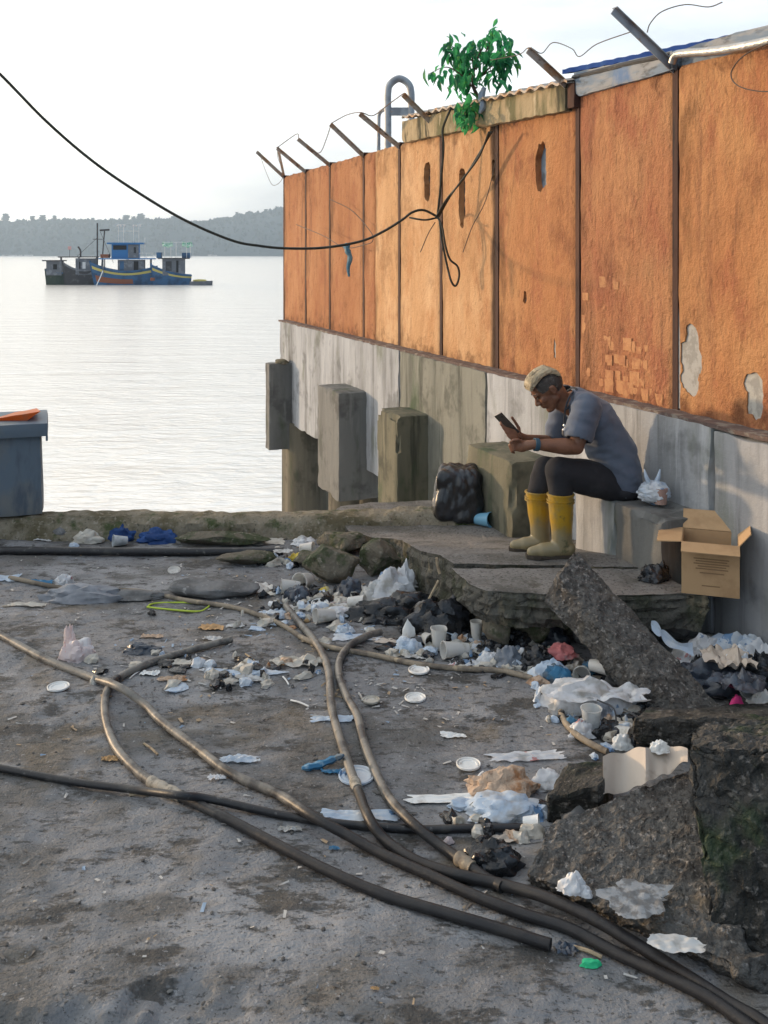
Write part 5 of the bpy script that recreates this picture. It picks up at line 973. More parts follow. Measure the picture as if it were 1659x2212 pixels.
for k, (a, b_, c_, d_, r, m, lab) in enumerate([(311, 1607, 341, 1632, .005, m_wood, "short grey stick left of the curling hose"), (628, 1513, 667, 1527, .004, m_foam, "thin white straw left of the paired hoses"), (362, 1476, 402, 1493, .004, m_wood, "dark twig below the hose bend"), (280, 1472, 302, 1454, .004, m_foam, "pale straw beside the hose bend"),
    (775, 1498, 784, 1516, .005, m_cup, "bent white straw by the cream lid"), (530, 1420, 556, 1440, .004, m_wood, "thin twig in the mid ground"), (611, 1465, 624, 1482, .004, m_foam, "short white straw mid ground"), (1030, 1685, 1044, 1672, .006, m_foam, "white stub left of the brown waxed paper"), (1240, 2044, 1300, 2066, .006, m_wood, "pale stick beside the green scrap"), (700, 1500, 745, 1508, .003, m_wood, "fine twig beside the left paired hose"),
    (280, 1718, 322, 1716, .006, m_wood, "splinter of wood below the taped hose joint"), (560, 1350, 592, 1351, .004, m_foam, "white stirrer behind the soiled bag"), (1380, 1725, 1400, 1740, .004, m_wood, "twig on the gravel slab's upper edge")]):
    stick(a, b_, c_, d_, r, m, lab)
litter("cane", tube([D(924, 1299, 5.42), D(947, 1254, 5.50)], .007, 6), m_wood, "thin cane standing against the walkway front", "stick")
litter("cane", tube([D(950, 1240, 5.6), D(945, 1222, 5.62), D(943, 1205, 5.62)], .009, 6), m_wood, "short pale splinter wedged at the walkway joint", "stick")
litter("bent_wire", tube(cr([D(1290, 1512, 4.35), D(1325, 1530, 4.3), D(1332, 1570, 4.25)], 6), .004, 5), m_bfilm, "bent black wire arching over the clear cup", "wire")
litter("bent_wire", tube(cr([D(1347, 1532, 4.3), D(1375, 1548, 4.25), D(1396, 1575, 4.2), D(1398, 1610, 4.15)], 6), .004, 5), m_bfilm, "bent black wire hooking beside the tilted white cup", "wire")
# printed letters on the pale blue bag
fc = bpy.data.curves.new("bag_print", 'FONT'); fc.body = "YOY"; fc.size = .085; fc.extrude = .0005
fo = bpy.data.objects.new("bag_print", fc); COL.objects.link(fo); fo.rotation_euler = (R(38), R(180), R(-8)); 
dg = bpy.context.evaluated_depsgraph_get(); fme = bpy.data.meshes.new_from_object(fo.evaluated_get(dg)); bpy.data.objects.remove(fo)
from mathutils.bvhtree import BVHTree
pbag = next(o for o in COL.objects if o.get("label", "").startswith("pale blue printed bag"))
bv = BVHTree.FromPolygons([v.co + pbag.location for v in pbag.data.vertices], [tuple(p.vertices) for p in pbag.data.polygons])
bmt = bmesh.new(); bmt.from_mesh(fme); bmesh.ops.triangulate(bmt, faces=bmt.faces); bmesh.ops.subdivide_edges(bmt, edges=bmt.edges, cuts=2, use_grid_fill=True)
tv = []; tgt = D(1592, 1414, 4.9); vd = Vector((-.1, -.72, .68)).normalized(); tx_ = Vector((-1, 0, 0)); ty_ = vd.cross(tx_).normalized() * -1
for q in bmt.verts:
    o_ = tgt + tx_ * (q.co.x - .08) - ty_ * (q.co.y - .03) * 1.0 + vd * .5; hit = bv.ray_cast(o_, -vd); tv.append((hit[0] if hit[0] else o_ - vd * .5) + vd * .003)
tf = [tuple(v.index for v in f.verts) for f in bmt.faces]
mk("bag_print", (tv, tf), m_cyan, pbag)

# things on the walkway
p = D(995, 1130, 6.6)
def gbag():
    vs, fs = ico(5); o = []; c = G(996, 1137, .10); c.z = .10; s = c.y / FPX; W, Hh = 124 * s, 124 * s
    for q in vs:
        f1 = vor(q * 1.6 + Vector((3, 1, 7))); f2 = vor(Vector((q.x * 4, q.y * 4, q.z * 1.0)) + Vector((8, 2, 1)))
        z = q.z; t_ = (z + 1) / 2; k = (abs(q.x) ** 5 + abs(q.y) ** 5 + abs(q.z) ** 6) ** (-1 / 5)
        q2 = q * k * (1 - .0); taper = 1.04 - .26 * t_ + .06 * (1 - t_) ** 2
        r = .92 + .16 * (f1[1] - f1[0]) + .05 * noise.noise(Vector((q.x * 5, q.y * 5, q.z * 1.5))) - .05 * (1 - (f2[1] - f2[0]))
        o.append(c + Vector((q2.x * r * W * .50 * taper + .015 * (1 - t_) * -1, .18 + q2.y * r * W * .45 * taper, max(.0, (q2.z * r * .5 + .5) * Hh))))
    return o, fs
mk("garbage_bag", gbag(), mat("garbage_bag_film", (.011, .0115, .013), .3, [dict(c=(.028, .03, .036), s=7, lo=.5, hi=.65)], [(9, .5, .03, (1, 1, .4)), (26, .4, .008, (1, 1, .5))], spec=.6), label="upright black garbage bag against the mossy block", cat="garbage bag", smooth=True)
cup(1046, 1141, 32, 40, m_bluecup, "translucent blue cup lying beside the garbage bag", (.75, -.6, 0), z=.10)
# food bag on the ledge seat behind the man
fb_ = empty("takeaway_bag", D(1412, 1086, 5.62), "white knotted takeaway bag on the block behind the man", "bag")
def fbag():
    vs, fs = ico(4); c = D(1413, 1091, 5.60); s = 5.6 / FPX; o = []
    for q in vs:
        f1 = vor(q * 2.0 + Vector((5, 5, 2))); r = .82 + .28 * (f1[1] - f1[0]) + .08 * noise.noise(q * 4)
        o.append(c + Vector((q.x * r * 40 * s, q.y * r * 34 * s, max(0, (q.z * r * .5 + .5)) * 56 * s)))
    return o, fs
mk("bag_body", fbag(), m_bwfilm, fb_, smooth=True)
for du, dv in ((-14, -28), (12, -32)):
    mk("bag_handle", tube(cr([D(1410 + du * .5, 1045, 5.58), D(1410 + du, 1030, 5.58), D(1410 + du * 1.3, 1014, 5.6)], 4), [.016, .015, .014, .013, .012, .010, .008, .006, .004], 6), m_bwfilm, fb_, smooth=True)
mk("food_tub", lathe([(.0005, 0), (.034, 0), (.040, .09), (.0005, .09)], D(1427, 1088, 5.555), (0, 0, 1), 16), mat("brown_food_tub", (.34, .22, .18), .5), fb_, smooth=True)
bag(1415, 1258, 70, 38, m_bfilm, "crumpled black bag beside the cardboard box", 120, .7, z=.34, peak=.3); bag(1432, 1250, 40, 40, m_bfilm, "shiny black film fold standing at the cardboard box's side", 121, .6, z=.35, peak=.6)
# open cardboard box
cb = empty("cardboard_box", D(1520, 1283, 5.05), "open brown cardboard box with raised flaps beside the sea wall", "box")
A, Bq = D(1472, 1279, 5.06), D(1582, 1286, 4.98); z0 = .34; A.z = Bq.z = z0; ex = (Bq - A); ex.z = 0; wid = .285; ex.normalize(); ey = Vector((-ex.y, ex.x, 0)); hh = .265; dp = .27; th = .005
def bp_(a, b, c): return A + ex * a + ey * b + Vector((0, 0, c))
def plate(a0, a1, b0, b1, c0, c1, nm, m=None): return mk(nm, box8([bp_(a0, b0, c0), bp_(a1, b0, c0), bp_(a1, b1, c0), bp_(a0, b1, c0), bp_(a0, b0, c1), bp_(a1, b0, c1), bp_(a1, b1, c1), bp_(a0, b1, c1)]), m or m_card, cb)
front = plate(0, wid, 0, th, 0, hh, "box_side"); lf = plate(0, th, th, dp - th, .0, hh, "box_side"); plate(wid - th, wid, th, dp - th, 0, hh, "box_side"); plate(0, wid, dp - th, dp, 0, hh, "box_side"); plate(th, wid - th, th, dp - th, .002, .008, "box_bottom")
def flap(p0, p1, out, up, ln, nm="box_flap", jag=0):
    o_ = (Vector(out) * math.cos(up) + Vector((0, 0, math.sin(up)))) * ln; nn = o_.cross(p1 - p0).normalized() * .005
    b = B(); f = lambda s, t: p0.lerp(p1, s * 1.0) + o_ * t * (1 - (jag * abs(noise.noise(Vector((s * 7, 2, 3)))) if t > .9 else 0)) + ex * 0
    b.add(grid(14, 3, f)); b.add(grid(14, 3, lambda s, t: f(s, t) + nn)); b.add(grid(14, 1, lambda s, t: f(s, 1) + nn * t)); b.add(grid(1, 3, lambda s, t: f(0, t) + nn * s)); b.add(grid(1, 3, lambda s, t: f(1, t) + nn * s))
    return mk(nm, b.vf, m_card, cb)
flap(bp_(0, 0, hh), bp_(wid, 0, hh), -ey, R(-14), .10); flap(bp_(0, dp, hh), bp_(0, 0, hh), -ex, R(-4), .125, jag=.25); flap(bp_(wid, dp, hh), bp_(0, dp, hh), ey, R(38), .13); flap(bp_(wid, 0, hh), bp_(wid, dp, hh), ex, R(50), .09, jag=.1)
m_print = mat("faded_box_print", (.22, .14, .075), .9)
for k, (z, a0, a1) in enumerate([(.185, .06, .235), (.172, .07, .225), (.159, .06, .235), (.146, .08, .22), (.133, .07, .23), (.112, .09, .21), (.046, .10, .19)]):
    mk("print_line", box8([bp_(a0, -.0008, z), bp_(a1, -.0008, z), bp_(a1, .001, z), bp_(a0, .001, z), bp_(a0, -.0008, z + .006), bp_(a1, -.0008, z + .006), bp_(a1, .001, z + .006), bp_(a0, .001, z + .006)]), m_print, front)
rnd = random.Random(91)
zones = [(860, 1310, 70, 22), (960, 1385, 80, 22), (1080, 1420, 80, 22), (1180, 1440, 80, 25), (740, 1290, 60, 18), (1270, 1530, 90, 40), (1560, 1470, 100, 50), (780, 1330, 150, 40), (650, 1290, 90, 25), (930, 1395, 110, 30), (1120, 1420, 110, 35), (1240, 1480, 90, 40), (1330, 1570, 80, 40), (1550, 1450, 120, 50), (610, 1205, 70, 30), (600, 1330, 150, 40), (480, 1450, 200, 40), (1080, 1760, 110, 45)]
for nm, mm, cnt, lb in (("white_scraps", m_dirtyw, 230, "small crumpled white scraps trodden into the litter heaps"), ("dark_scraps", m_bfilm, 260, "small crumpled black film scraps among the litter heaps"), ("blue_grey_scraps", m_bwfilm, 150, "small blue grey film scraps among the litter heaps"), ("tan_scraps", m_brownp, 40, "small tan paper scraps among the litter heaps")):
    sb_ = B(); iv, if_ = ico(2)
    for i in range(cnt):
        zc = rnd.choice(zones); u, v = rnd.gauss(zc[0], zc[2] * .55), rnd.gauss(zc[1], zc[3] * .55)
        if u > 1660 or v < 1170: continue
        p = Gg(u, v); W = rnd.uniform(.02, .09); hh2 = rnd.uniform(.008, .045); dp2 = rnd.uniform(.4, 1.0); sd = Vector((i, i * .7, 3)); a = rnd.random() * 6; rs = Matrix.Rotation(a, 3, 'Z'); o_ = []
        for q in iv:
            f1 = vor(q * 1.7 + sd); r = .5 + .6 * (f1[1] - f1[0]) + .25 * noise.noise(q * 2 + sd); o_.append(p + rs @ Vector((q.x * r * W, q.y * r * W * dp2, (q.z * r if q.z > 0 else q.z * .1) * hh2 * 1.4 + .004)))
        sb_.add((o_, if_))
    mk(nm, sb_.vf, mm, kind="stuff", label=lb)
# crumbs of dirt, pebbles and shreds too small to pick out
rnd = random.Random(5); dirt, shred = B(), B(); m_crumb = mat('dirt_crumbs', (.15, .145, .135), .95, [dict(c=(.08, .075, .07), s=6, lo=.42, hi=.5), dict(c=(.30, .29, .27), s=9, lo=.62, hi=.66)]); iv, if_ = ico(1)
for i in range(2600):
    y = 2.55 + 4.5 * rnd.random() ** 1.3; x = rnd.uniform(-.42, .42) * y
    cl = noise.noise(Vector((x * 1.1, y * 1.1, 11)))
    if cl < -.05 and rnd.random() < .8: continue
    r = .002 + .006 * rnd.random() ** 5; p = Vector((x, y, gh(x, y) + r * .3)); a = rnd.random() * 6; rs = Matrix.Rotation(a, 3, 'Z')
    dirt.add(([p + rs @ Vector((q.x * r * 1.5, q.y * r, q.z * r * .45)) for q in iv], if_))
mk("pebbles", dirt.vf, m_crumb, kind="stuff", label="crumbs of dirt and pebbles scattered over the ground")
for i in range(1500):
    y = 4.3 + 2.7 * rnd.random(); x = rnd.gauss(-.25, .75) if i % 3 else rnd.uniform(-.4, .4) * y
    if i % 9 == 0: y = rnd.uniform(2.7, 4.4); x = rnd.uniform(-.4, .4) * y
    if abs(x) > .41 * y or (x > .9 and y > 4.9): continue
    l, w_ = rnd.uniform(.008, .05) * (1 if rnd.random() < .5 else .5), rnd.uniform(.003, .014); a = rnd.random() * 6; c_, s_ = math.cos(a), math.sin(a); z = gh(x, y) + .004
    q = [Vector((x + c_ * i_ * l - s_ * j_ * w_, y + s_ * i_ * l + c_ * j_ * w_, z + rnd.random() * .006)) for i_, j_ in ((-.5, -.5), (.5, -.4), (.5, .5), (-.4, .5))]
    shred.add((q, [(0, 1, 2, 3)]))
mk("litter_shreds", shred.vf, mat("mixed_shreds", (.40, .39, .37), .8, [dict(c=(.10, .095, .09), s=2.5, lo=.45, hi=.5, d=1), dict(c=(.22, .30, .40), s=3.7, lo=.6, hi=.62, d=1), dict(c=(.34, .25, .16), s=4.3, lo=.6, hi=.62, d=1)]), kind="stuff", label="tiny torn shreds of paper and plastic trodden into the ground")
# ---------------------------------------------------------------- seated man
def capsule(p1, r1, p2, r2, n=16):
    p1, p2 = Vector(p1), Vector(p2); d = p2 - p1; L = d.length; prof = []
    for i in range(6): a = i / 6 * math.pi / 2; prof.append((max(1e-4, r1 * math.sin(a)), -r1 * math.cos(a)))
    prof.append((r1, 0)); prof.append((r2, L))
    for i in range(1, 7): a = i / 6 * math.pi / 2; prof.append((max(1e-4, r2 * math.cos(a)), L + r2 * math.sin(a)))
    vs, fs = lathe(prof, p1, d if L > 1e-6 else (0, 0, 1), n); m = len(prof)
    return vs, fs + [tuple(range(n - 1, -1, -1)), tuple((m - 1) * n + j for j in range(n))]
def ell(c, r, ax=None, sub=3):
    vs, fs = ico(sub); c = Vector(c)
    if ax is None: return [c + Vector((q.x * r[0], q.y * r[1], q.z * r[2])) for q in vs], fs
    return [c + ax[0] * q.x * r[0] + ax[1] * q.y * r[1] + ax[2] * q.z * r[2] for q in vs], fs
def blob(parts, vox, it=4, fac=.5):       # fuse overlapping volumes into one continuous skin
    b = B()
    for q in parts: b.add(q)
    me = bpy.data.meshes.new("tmp"); me.from_pydata(b.v, [], b.f); me.update(); o = bpy.data.objects.new("tmp", me); COL.objects.link(o)
    m = o.modifiers.new("r", 'REMESH'); m.mode = 'VOXEL'; m.voxel_size = vox
    s = o.modifiers.new("s", 'SMOOTH'); s.iterations = it; s.factor = fac
    dg = bpy.context.evaluated_depsgraph_get(); ev = o.evaluated_get(dg); m2 = ev.to_mesh()
    vs = [v.co.copy() for v in m2.vertices]; nn = [v.normal.copy() for v in m2.vertices]; fs = [tuple(p.vertices) for p in m2.polygons]
    ev.to_mesh_clear(); bpy.data.objects.remove(o); bpy.data.meshes.remove(me)
    return vs, fs, nn
def chain(pts, vox=0):                    # (point, radius) list to capsules
    return [capsule(a[0], a[1], b[0], b[1]) for a, b in zip(pts, pts[1:])]
m_skin = mat("tanned_skin", (.20, .092, .052), .5, [dict(c=(.15, .065, .037), s=14, lo=.45, hi=.65), dict(c=(.25, .115, .07), s=9, lo=.55, hi=.7, f=.6)], [(120, .25, .002)], spec=.4)
m_shirt = mat("grey_blue_tshirt", (.10, .12, .16), .9, [dict(c=(.08, .095, .13), s=5, lo=.45, hi=.65)], [(9, .25, .02), (160, .2, .001)], sheen=.2)
m_strap = mat("dark_collar_cloth", (.045, .05, .06), .9)
m_pants = mat("black_trousers", (.022, .022, .026), .9, [dict(c=(.035, .035, .04), s=6, lo=.5, hi=.7)], [(14, .3, .012), (120, .2, .001)])
m_boot = mat("muddy_yellow_rubber", (.38, .22, .01), .4, [dict(c=(.20, .16, .06), s=8, lo=.42, hi=.62, f=.75), dict(c=(.20, .17, .10), along=(0, 0, -1), a0=-.66, a1=-.40, s=6, lo=.85, hi=1.3, f=.9), dict(c=(.06, .07, .03), s=9, lo=.62, hi=.7, f=.8)], [(40, .25, .004)], spec=.5)
m_sole = mat("dark_boot_sole", (.05, .04, .03), .7)
m_hairb = mat("bleached_hair", (.43, .355, .235), .6, [dict(c=(.17, .14, .10), s=34, lo=.48, hi=.64, f=.65), dict(c=(.45, .26, .08), s=9, lo=.6, hi=.75, f=.6)], [(90, .5, .003)], spec=.5)
m_haird = mat("dark_cropped_hair", (.055, .048, .043), .8, [dict(c=(.10, .09, .08), s=60, lo=.5, hi=.65)], [(220, .5, .002)])
YM = 5.86; FW = Vector((-.97, -.25, 0)); LT = Vector((.25, -.97, 0)); UP = Vector((0, 0, 1))
def Cp(u, v, l=0): return D(u, v, YM) + LT * l
sp_ = [(1336, 1050, .118, .165), (1332, 1018, .132, .168), (1323, 985, .138, .166), (1311, 955, .135, .168), (1295, 925, .127, .176), (1276, 897, .115, .19), (1256, 874, .092, .175), (1240, 860, .066, .12)]
def torso(k, lo=0, hi=8):
    o = []
    for i in range(lo, hi - 1):
        for j in range(4):
            t_ = j / 4; a, b = sp_[i], sp_[i + 1]; q = [a[m] + (b[m] - a[m]) * t_ for m in range(4)]
            up = (D(b[0], b[1], YM) - D(a[0], a[1], YM)).normalized(); f = (FW - up * FW.dot(up)).normalized()
            o.append(ell(Cp(q[0], q[1]), (q[2] * k, q[3] * k, .05), (f, LT, up)))
    return o
shL, elL, wrL = D(1264, 884, 5.685), D(1245, 966, 5.62), D(1153, 960, 5.57)
shR, elR, wrR = D(1222, 882, 6.02), D(1196, 958, 6.02), D(1136, 948, 5.84)
hpL, knL, anL = D(1318, 1044, 5.79), D(1207, 1017, 5.66), D(1214, 1166, 5.66)
hpR, knR, anR = D(1302, 1036, 6.02), D(1178, 1013, 5.93), D(1168, 1154, 5.91)
# head frame: bowed about 40 degrees
hh_ = Vector((-math.cos(R(7)), -math.sin(R(7)), 0)); HF = (hh_ * .766 + Vector((0, 0, -.643))).normalized(); HU = (hh_ * .643 + Vector((0, 0, .766))).normalized(); HL = HU.cross(HF)
HC = D(1183.5, 841, 5.83); AX = (HF, HL, HU)
def e_(f, l, u): return HC + HF * f + HL * l + HU * u
head = [ell(e_(-.012, 0, .032), (.098, .076, .090), AX, 4), ell(e_(.026, 0, -.028), (.066, .060, .088), AX), ell(e_(.040, 0, .045), (.052, .058, .05), AX), capsule(e_(.052, 0, -.088), .030, e_(.068, 0, -.098), .021),
        capsule(e_(.0, .046, -.055), .026, e_(.058, .014, -.096), .022), capsule(e_(.0, -.046, -.055), .026, e_(.058, -.014, -.096), .022),
        capsule(e_(.084, 0, .012), .010, e_(.108, 0, -.026), .013), ell(e_(.100, .012, -.030), (.012, .010, .009), AX, 2), ell(e_(.100, -.012, -.030), (.012, .010, .009), AX, 2),
        capsule(e_(.078, .036, .026), .013, e_(.085, 0, .024), .014), capsule(e_(.078, -.036, .026), .013, e_(.085, 0, .024), .014),
        ell(e_(.087, 0, -.053), (.014, .024, .008), AX, 2), ell(e_(.085, 0, -.066), (.013, .021, .009), AX, 2),
        ell(e_(.055, .036, -.020), (.032, .024, .028), AX, 2), ell(e_(.055, -.036, -.020), (.032, .024, .028), AX, 2)]
for s in (-1, 1):
    head += [ell(e_(-.012, .078 * s, -.004), (.020, .008, .032), AX, 3), capsule(e_(-.022, .084 * s, .018), .007, e_(-.026, .086 * s, -.008), .006), capsule(e_(-.022, .084 * s, .018), .007, e_(-.004, .080 * s, .022), .006), capsule(e_(-.026, .086 * s, -.008), .006, e_(-.010, .078 * s, -.030), .007)]
neck = chain([(e_(-.03, 0, -.045), .056), (D(1214, 868, YM), .058), (D(1242, 876, YM), .075)])
def finger(base, pts, r): return chain([(base, r * 1.1)] + [(p, r * (1 - .08 * i)) for i, p in enumerate(pts)])
# near (left) hand: loosely closed, resting under the other wrist
handL = chain([(wrL, .027), (D(1140, 962, 5.575), .030)]) + [ell(D(1128, 964, 5.58), (.045, .022, .034), (Vector((-.95, 0, -.2)).normalized(), Vector((0, 1, 0)), Vector((-.2, 0, .95)).normalized()))]
for k in range(4):
    b0 = D(1118 + k * .5, 957 + k * 4.6, 5.57 + .004 * k); handL += finger(b0, [D(1107 + k * 1.2, 957 + k * 5.0, 5.566), D(1100 + k * 1.8, 962 + k * 4.6, 5.58), D(1106 + k * 1.5, 968 + k * 3.4, 5.605)], .0082)
handL += finger(D(1130, 955, 5.575), [D(1119, 950, 5.56), D(1109, 951, 5.56), D(1102, 955, 5.565)], .0098)
# far (right) hand: fingers round the back of the phone, thumb along its edge
handR = chain([(wrR, .026), (D(1124, 944, 5.80), .028)]) + [ell(D(1116, 939, 5.77), (.020, .028, .042), (Vector((-.7, 0, -.7)), Vector((0, 1, 0)), Vector((-.7, 0, .7))))]
for k in range(4):
    handR += finger(D(1121 - k * 1.5 - 2, 948 - k * 6.2 + 2, 5.735), [D(1108 - k * 5.2, 950 - k * 8.2, 5.715), D(1098 - k * 5.2, 942 - k * 8.4, 5.715), D(1095 - k * 4.6, 935 - k * 7.6, 5.73)][:3], .0092)
handR += finger(D(1122, 936, 5.79), [D(1121, 925, 5.79), D(1113, 912, 5.785), D(1106, 902, 5.78)], .0105)
armL = chain([(shL, .058), (elL.lerp(shL, .45), .052), (elL, .043)]) + chain([(elL, .044), (elL.lerp(wrL, .28), .049), (elL.lerp(wrL, .7), .037), (wrL, .027)])
armR = chain([(shR, .056), (elR, .043)]) + chain([(elR, .042), (elR.lerp(wrR, .3), .043), (wrR, .027)])
legs = chain([(hpL, .09), (knL, .055), (anL, .04)]) + chain([(hpR, .09), (knR, .055), (anR, .04)])
man = empty("person", D(1330, 1083, 5.86), "man in grey t-shirt, black trousers and yellow rubber boots, seated and bent over a phone", "person")
vs, fs, nn = blob(torso(.90) + head + neck + armL + armR + handL + handR + legs, .0052, 3)
mk("body", (vs, fs), m_skin, man, smooth='all')
# t-shirt with sleeves
sl = torso(1.0) + chain([(shL + Vector((.01, 0, .005)), .076), (shL.lerp(elL, .62) + Vector((-.004, -.004, 0)), .078)]) + chain([(shR, .074), (shR.lerp(elR, .66), .074)]) + chain([(D(1248, 868, YM) + LT * .10, .07), (shL, .074)]) + chain([(D(1240, 866, YM) - LT * .10, .07), (shR, .072)])
vs, fs, nn = blob(sl, .009, 5)
def wrinkle(vs, nn, a, f, st=(1, 1, 1)):
    return [v + n_ * a * (1 - 2 * abs(noise.noise(Vector((v.x * f * st[0], v.y * f * st[1], v.z * f * st[2]))))) for v, n_ in zip(vs, nn)]
vs = wrinkle(vs, nn, .009, 6, (1, 1, .7)); vs = wrinkle(vs, nn, .005, 13, (.8, .8, 1.4))
vs = [v + n_ * .0065 * math.sin(v.z * 75 + (v.x + v.y * .4) * 38 + 3.5 * noise.noise(v * 5)) * max(0, .35 + noise.noise(v * 3.3 + Vector((4, 1, 2)))) for v, n_ in zip(vs, nn)]
# cut the shirt open at the sleeve hems, the neck and the lower hem
def cut(vs, fs, planes):
    keep = []
    for f in fs:
        c = sum((vs[i] for i in f), Vector()) / len(f); ok = True
        for p, n_, rad in planes:
            d_ = (c - p)
            if d_.length < rad and d_.dot(n_) > 0: ok = False; break
        if ok: keep.append(f)
    used = sorted({i for f in keep for i in f}); mp_ = {i: k for k, i in enumerate(used)}
    return [vs[i] for i in used], [tuple(mp_[i] for i in f) for f in keep]
dL, dR = (elL - shL).normalized(), (elR - shR).normalized()
nk = D(1226, 860, YM); nd = (nk - D(1258, 880, YM)).normalized()
vs, fs = cut(vs, fs, [(shL.lerp(elL, .80), dL, .13), (shR.lerp(elR, .84), dR, .13), (nk, nd, .12), (D(1345, 1062, YM), Vector((-.25, 0, -1)).normalized(), .4)])
sh_ = mk("tshirt", (vs, fs), m_shirt, man, smooth='all')
so = sh_.modifiers.new("thickness", 'SOLIDIFY'); so.thickness = .004; so.offset = 1
# trousers
tr = [ell(Cp(1336, 1050), (.13, .178, .085), (FW, LT, UP))] + chain([(hpL + Vector((0, 0, .0)), .104), (hpL.lerp(knL, .55), .102), (knL, .080)]) + chain([(knL, .077), (D(1211, 1062, 5.66), .069), (D(1213, 1090, 5.66), .055)]) + chain([(hpR, .10), (hpR.lerp(knR, .55), .09), (knR, .074)]) + chain([(knR, .075), (D(1163, 1060, 5.92), .067), (D(1165, 1090, 5.92), .055)])
vs, fs, nn = blob(tr, .009, 4); vs = wrinkle(vs, nn, .004, 9)
mk("trousers", (vs, fs), m_pants, man, smooth='all')
# boots
def bootm(top, an, toe, heel, z, par):
    t2 = top.lerp(an, .75); low = lambda p, h_: Vector((p.x, p.y, z + h_)); fd = (toe - heel); fd.z = 0; fd.normalize()
    pr = chain([(top, .076), (top.lerp(an, .5), .070), (t2, .062), (low(an, .075), .060)]) + [capsule(low(heel, .050) + fd * .045, .046, low(toe, .036) - fd * .10, .047), capsule(low(toe, .040) - fd * .115, .044, low(toe, .030) - fd * .038, .033), capsule(low(heel, .03) + fd * .045, .038, low(toe, .026) - fd * .035, .030)]
    vs, fs, nn = blob(pr, .007, 3); vs = [Vector((v.x, v.y, max(v.z, z + .012))) for v in vs]
    # open the top
    vs, fs = cut(vs, fs, [(top, Vector((0, 0, 1)), .14)])
    bo = mk("boot", (vs, fs), m_boot, par, smooth='all'); so = bo.modifiers.new("thickness", 'SOLIDIFY'); so.thickness = .004
    for k, h_ in ((0, -.004), (1, -.035), (2, -.05)):
        c_ = top + Vector((0, 0, h_)); mk("boot_ring", lathe([(.0765, -.004), (.081, -.003), (.081, .003), (.0765, .004)], c_, (0, 0, 1), 26), m_boot, bo, smooth=True)
    sd_ = Vector((-fd.y, fd.x, 0)); pts = [(0, .0), (.03, .038), (.09, .042), (.15, .038), (.21, .047), (.25, .043), (.285, .022)]; L = (toe - heel).length; k_ = L / .285
    ol = [low(heel, 0) + fd * a * k_ + sd_ * b for a, b in pts] + [low(heel, 0) + fd * a * k_ - sd_ * b for a, b in reversed(pts)]
    n_ = len(ol); mk("sole", (ol + [p + Vector((0, 0, .020)) for p in ol], [tuple(range(n_ - 1, -1, -1)), tuple(range(n_, 2 * n_))] + [(i, (i + 1) % n_, n_ + (i + 1) % n_, n_ + i) for i in range(n_)]), m_sole, bo)
bootm(D(1211, 1066, 5.66), anL, G(1136, 1204, .345), G(1243, 1202, .345), slz(5.64) + .004, man)
bootm(D(1162, 1061, 5.92), anR, G(1099, 1190, .30), G(1190, 1192, .30), slz(5.9) + .004, man)
# hair: bleached top swept forward, cropped dark sides
hs = []
for k in range(17):
    l = -.066 + .132 * k / 16; a = 1 - 2.2 * (l / .085) ** 2; jz = .006 * noise.noise(Vector((k * 1.7, 2, 3)))
    hs += chain([(e_(-.100, l * .8, .040), .010), (e_(-.090, l * .9, .072), .014), (e_(-.062, l, .104 + .010 * a + jz), .016), (e_(-.015, l, .116 + .010 * a + jz), .016), (e_(.030, l, .112 + .010 * a - jz), .016), (e_(.066, l * .95, .098 + .008 * a), .014), (e_(.086, l * .85, .080 + jz), .009)])
vs, fs, nn = blob(hs, .0034, 1)
vs = [v + n_ * .0028 * math.sin(((v - HC).dot(HL)) * 760 + 4 * noise.noise(v * 26)) for v, n_ in zip(vs, nn)]
hb_ = B().add((vs, fs)); rs_ = random.Random(8)
for k in range(90):                       # loose strands over the swept top
    l = rs_.uniform(-.072, .072); a = 1 - 2.2 * (l / .085) ** 2; hi_ = rs_.uniform(.009, .016); st_ = rs_.uniform(.0, .5); j1, j2 = rs_.gauss(0, .006), rs_.gauss(0, .006)
    ps = [e_(.094 - st_ * .05, l * .85 + j1, .088 + rs_.uniform(-.004, .006)), e_(.064, l + j1, .106 + hi_ + .008 * a - .006), e_(.02, l + j2, .122 + hi_ * .9 + .012 * a - .006), e_(-.03, l + j2, .118 + hi_ * .8 + .012 * a - .006), e_(-.075, l * .95, .092 + hi_ * .5), e_(-.104, l * .85 + j1, .040 + rs_.uniform(-.03, .01))]
    C_ = cr(ps, 4); hb_.add(tube(C_, [.0022 * (1 - .6 * i_ / len(C_)) for i_ in range(len(C_))], 4))
vs, fs = hb_.vf
mk("hair_top", (vs, fs), m_hairb, man, smooth='all')
iv4, if4 = ico(5); hv = [e_(-.014 + q.x * .1005, q.y * .0800, .030 + q.z * .0935) for q in iv4]; hf = []
for f in if4:
    c_ = sum((iv4[i] for i in f), Vector()) / 3; ff, uu = -.014 + c_.x * .1, .030 + c_.z * .0935
    if uu > .105: continue
    if ff > .062 - .10 * max(0, .085 - uu) - .25 * max(0, .04 - uu): continue
    if uu < -.045: continue
    if uu < .018 and ff > -.034 : continue
    hf.append(f)
used = sorted({i for f in hf for i in f}); mp_ = {i: k for k, i in enumerate(used)}
mk("hair_sides", ([hv[i] for i in used], [tuple(mp_[i] for i in f) for f in hf]), m_haird, man, smooth='all')
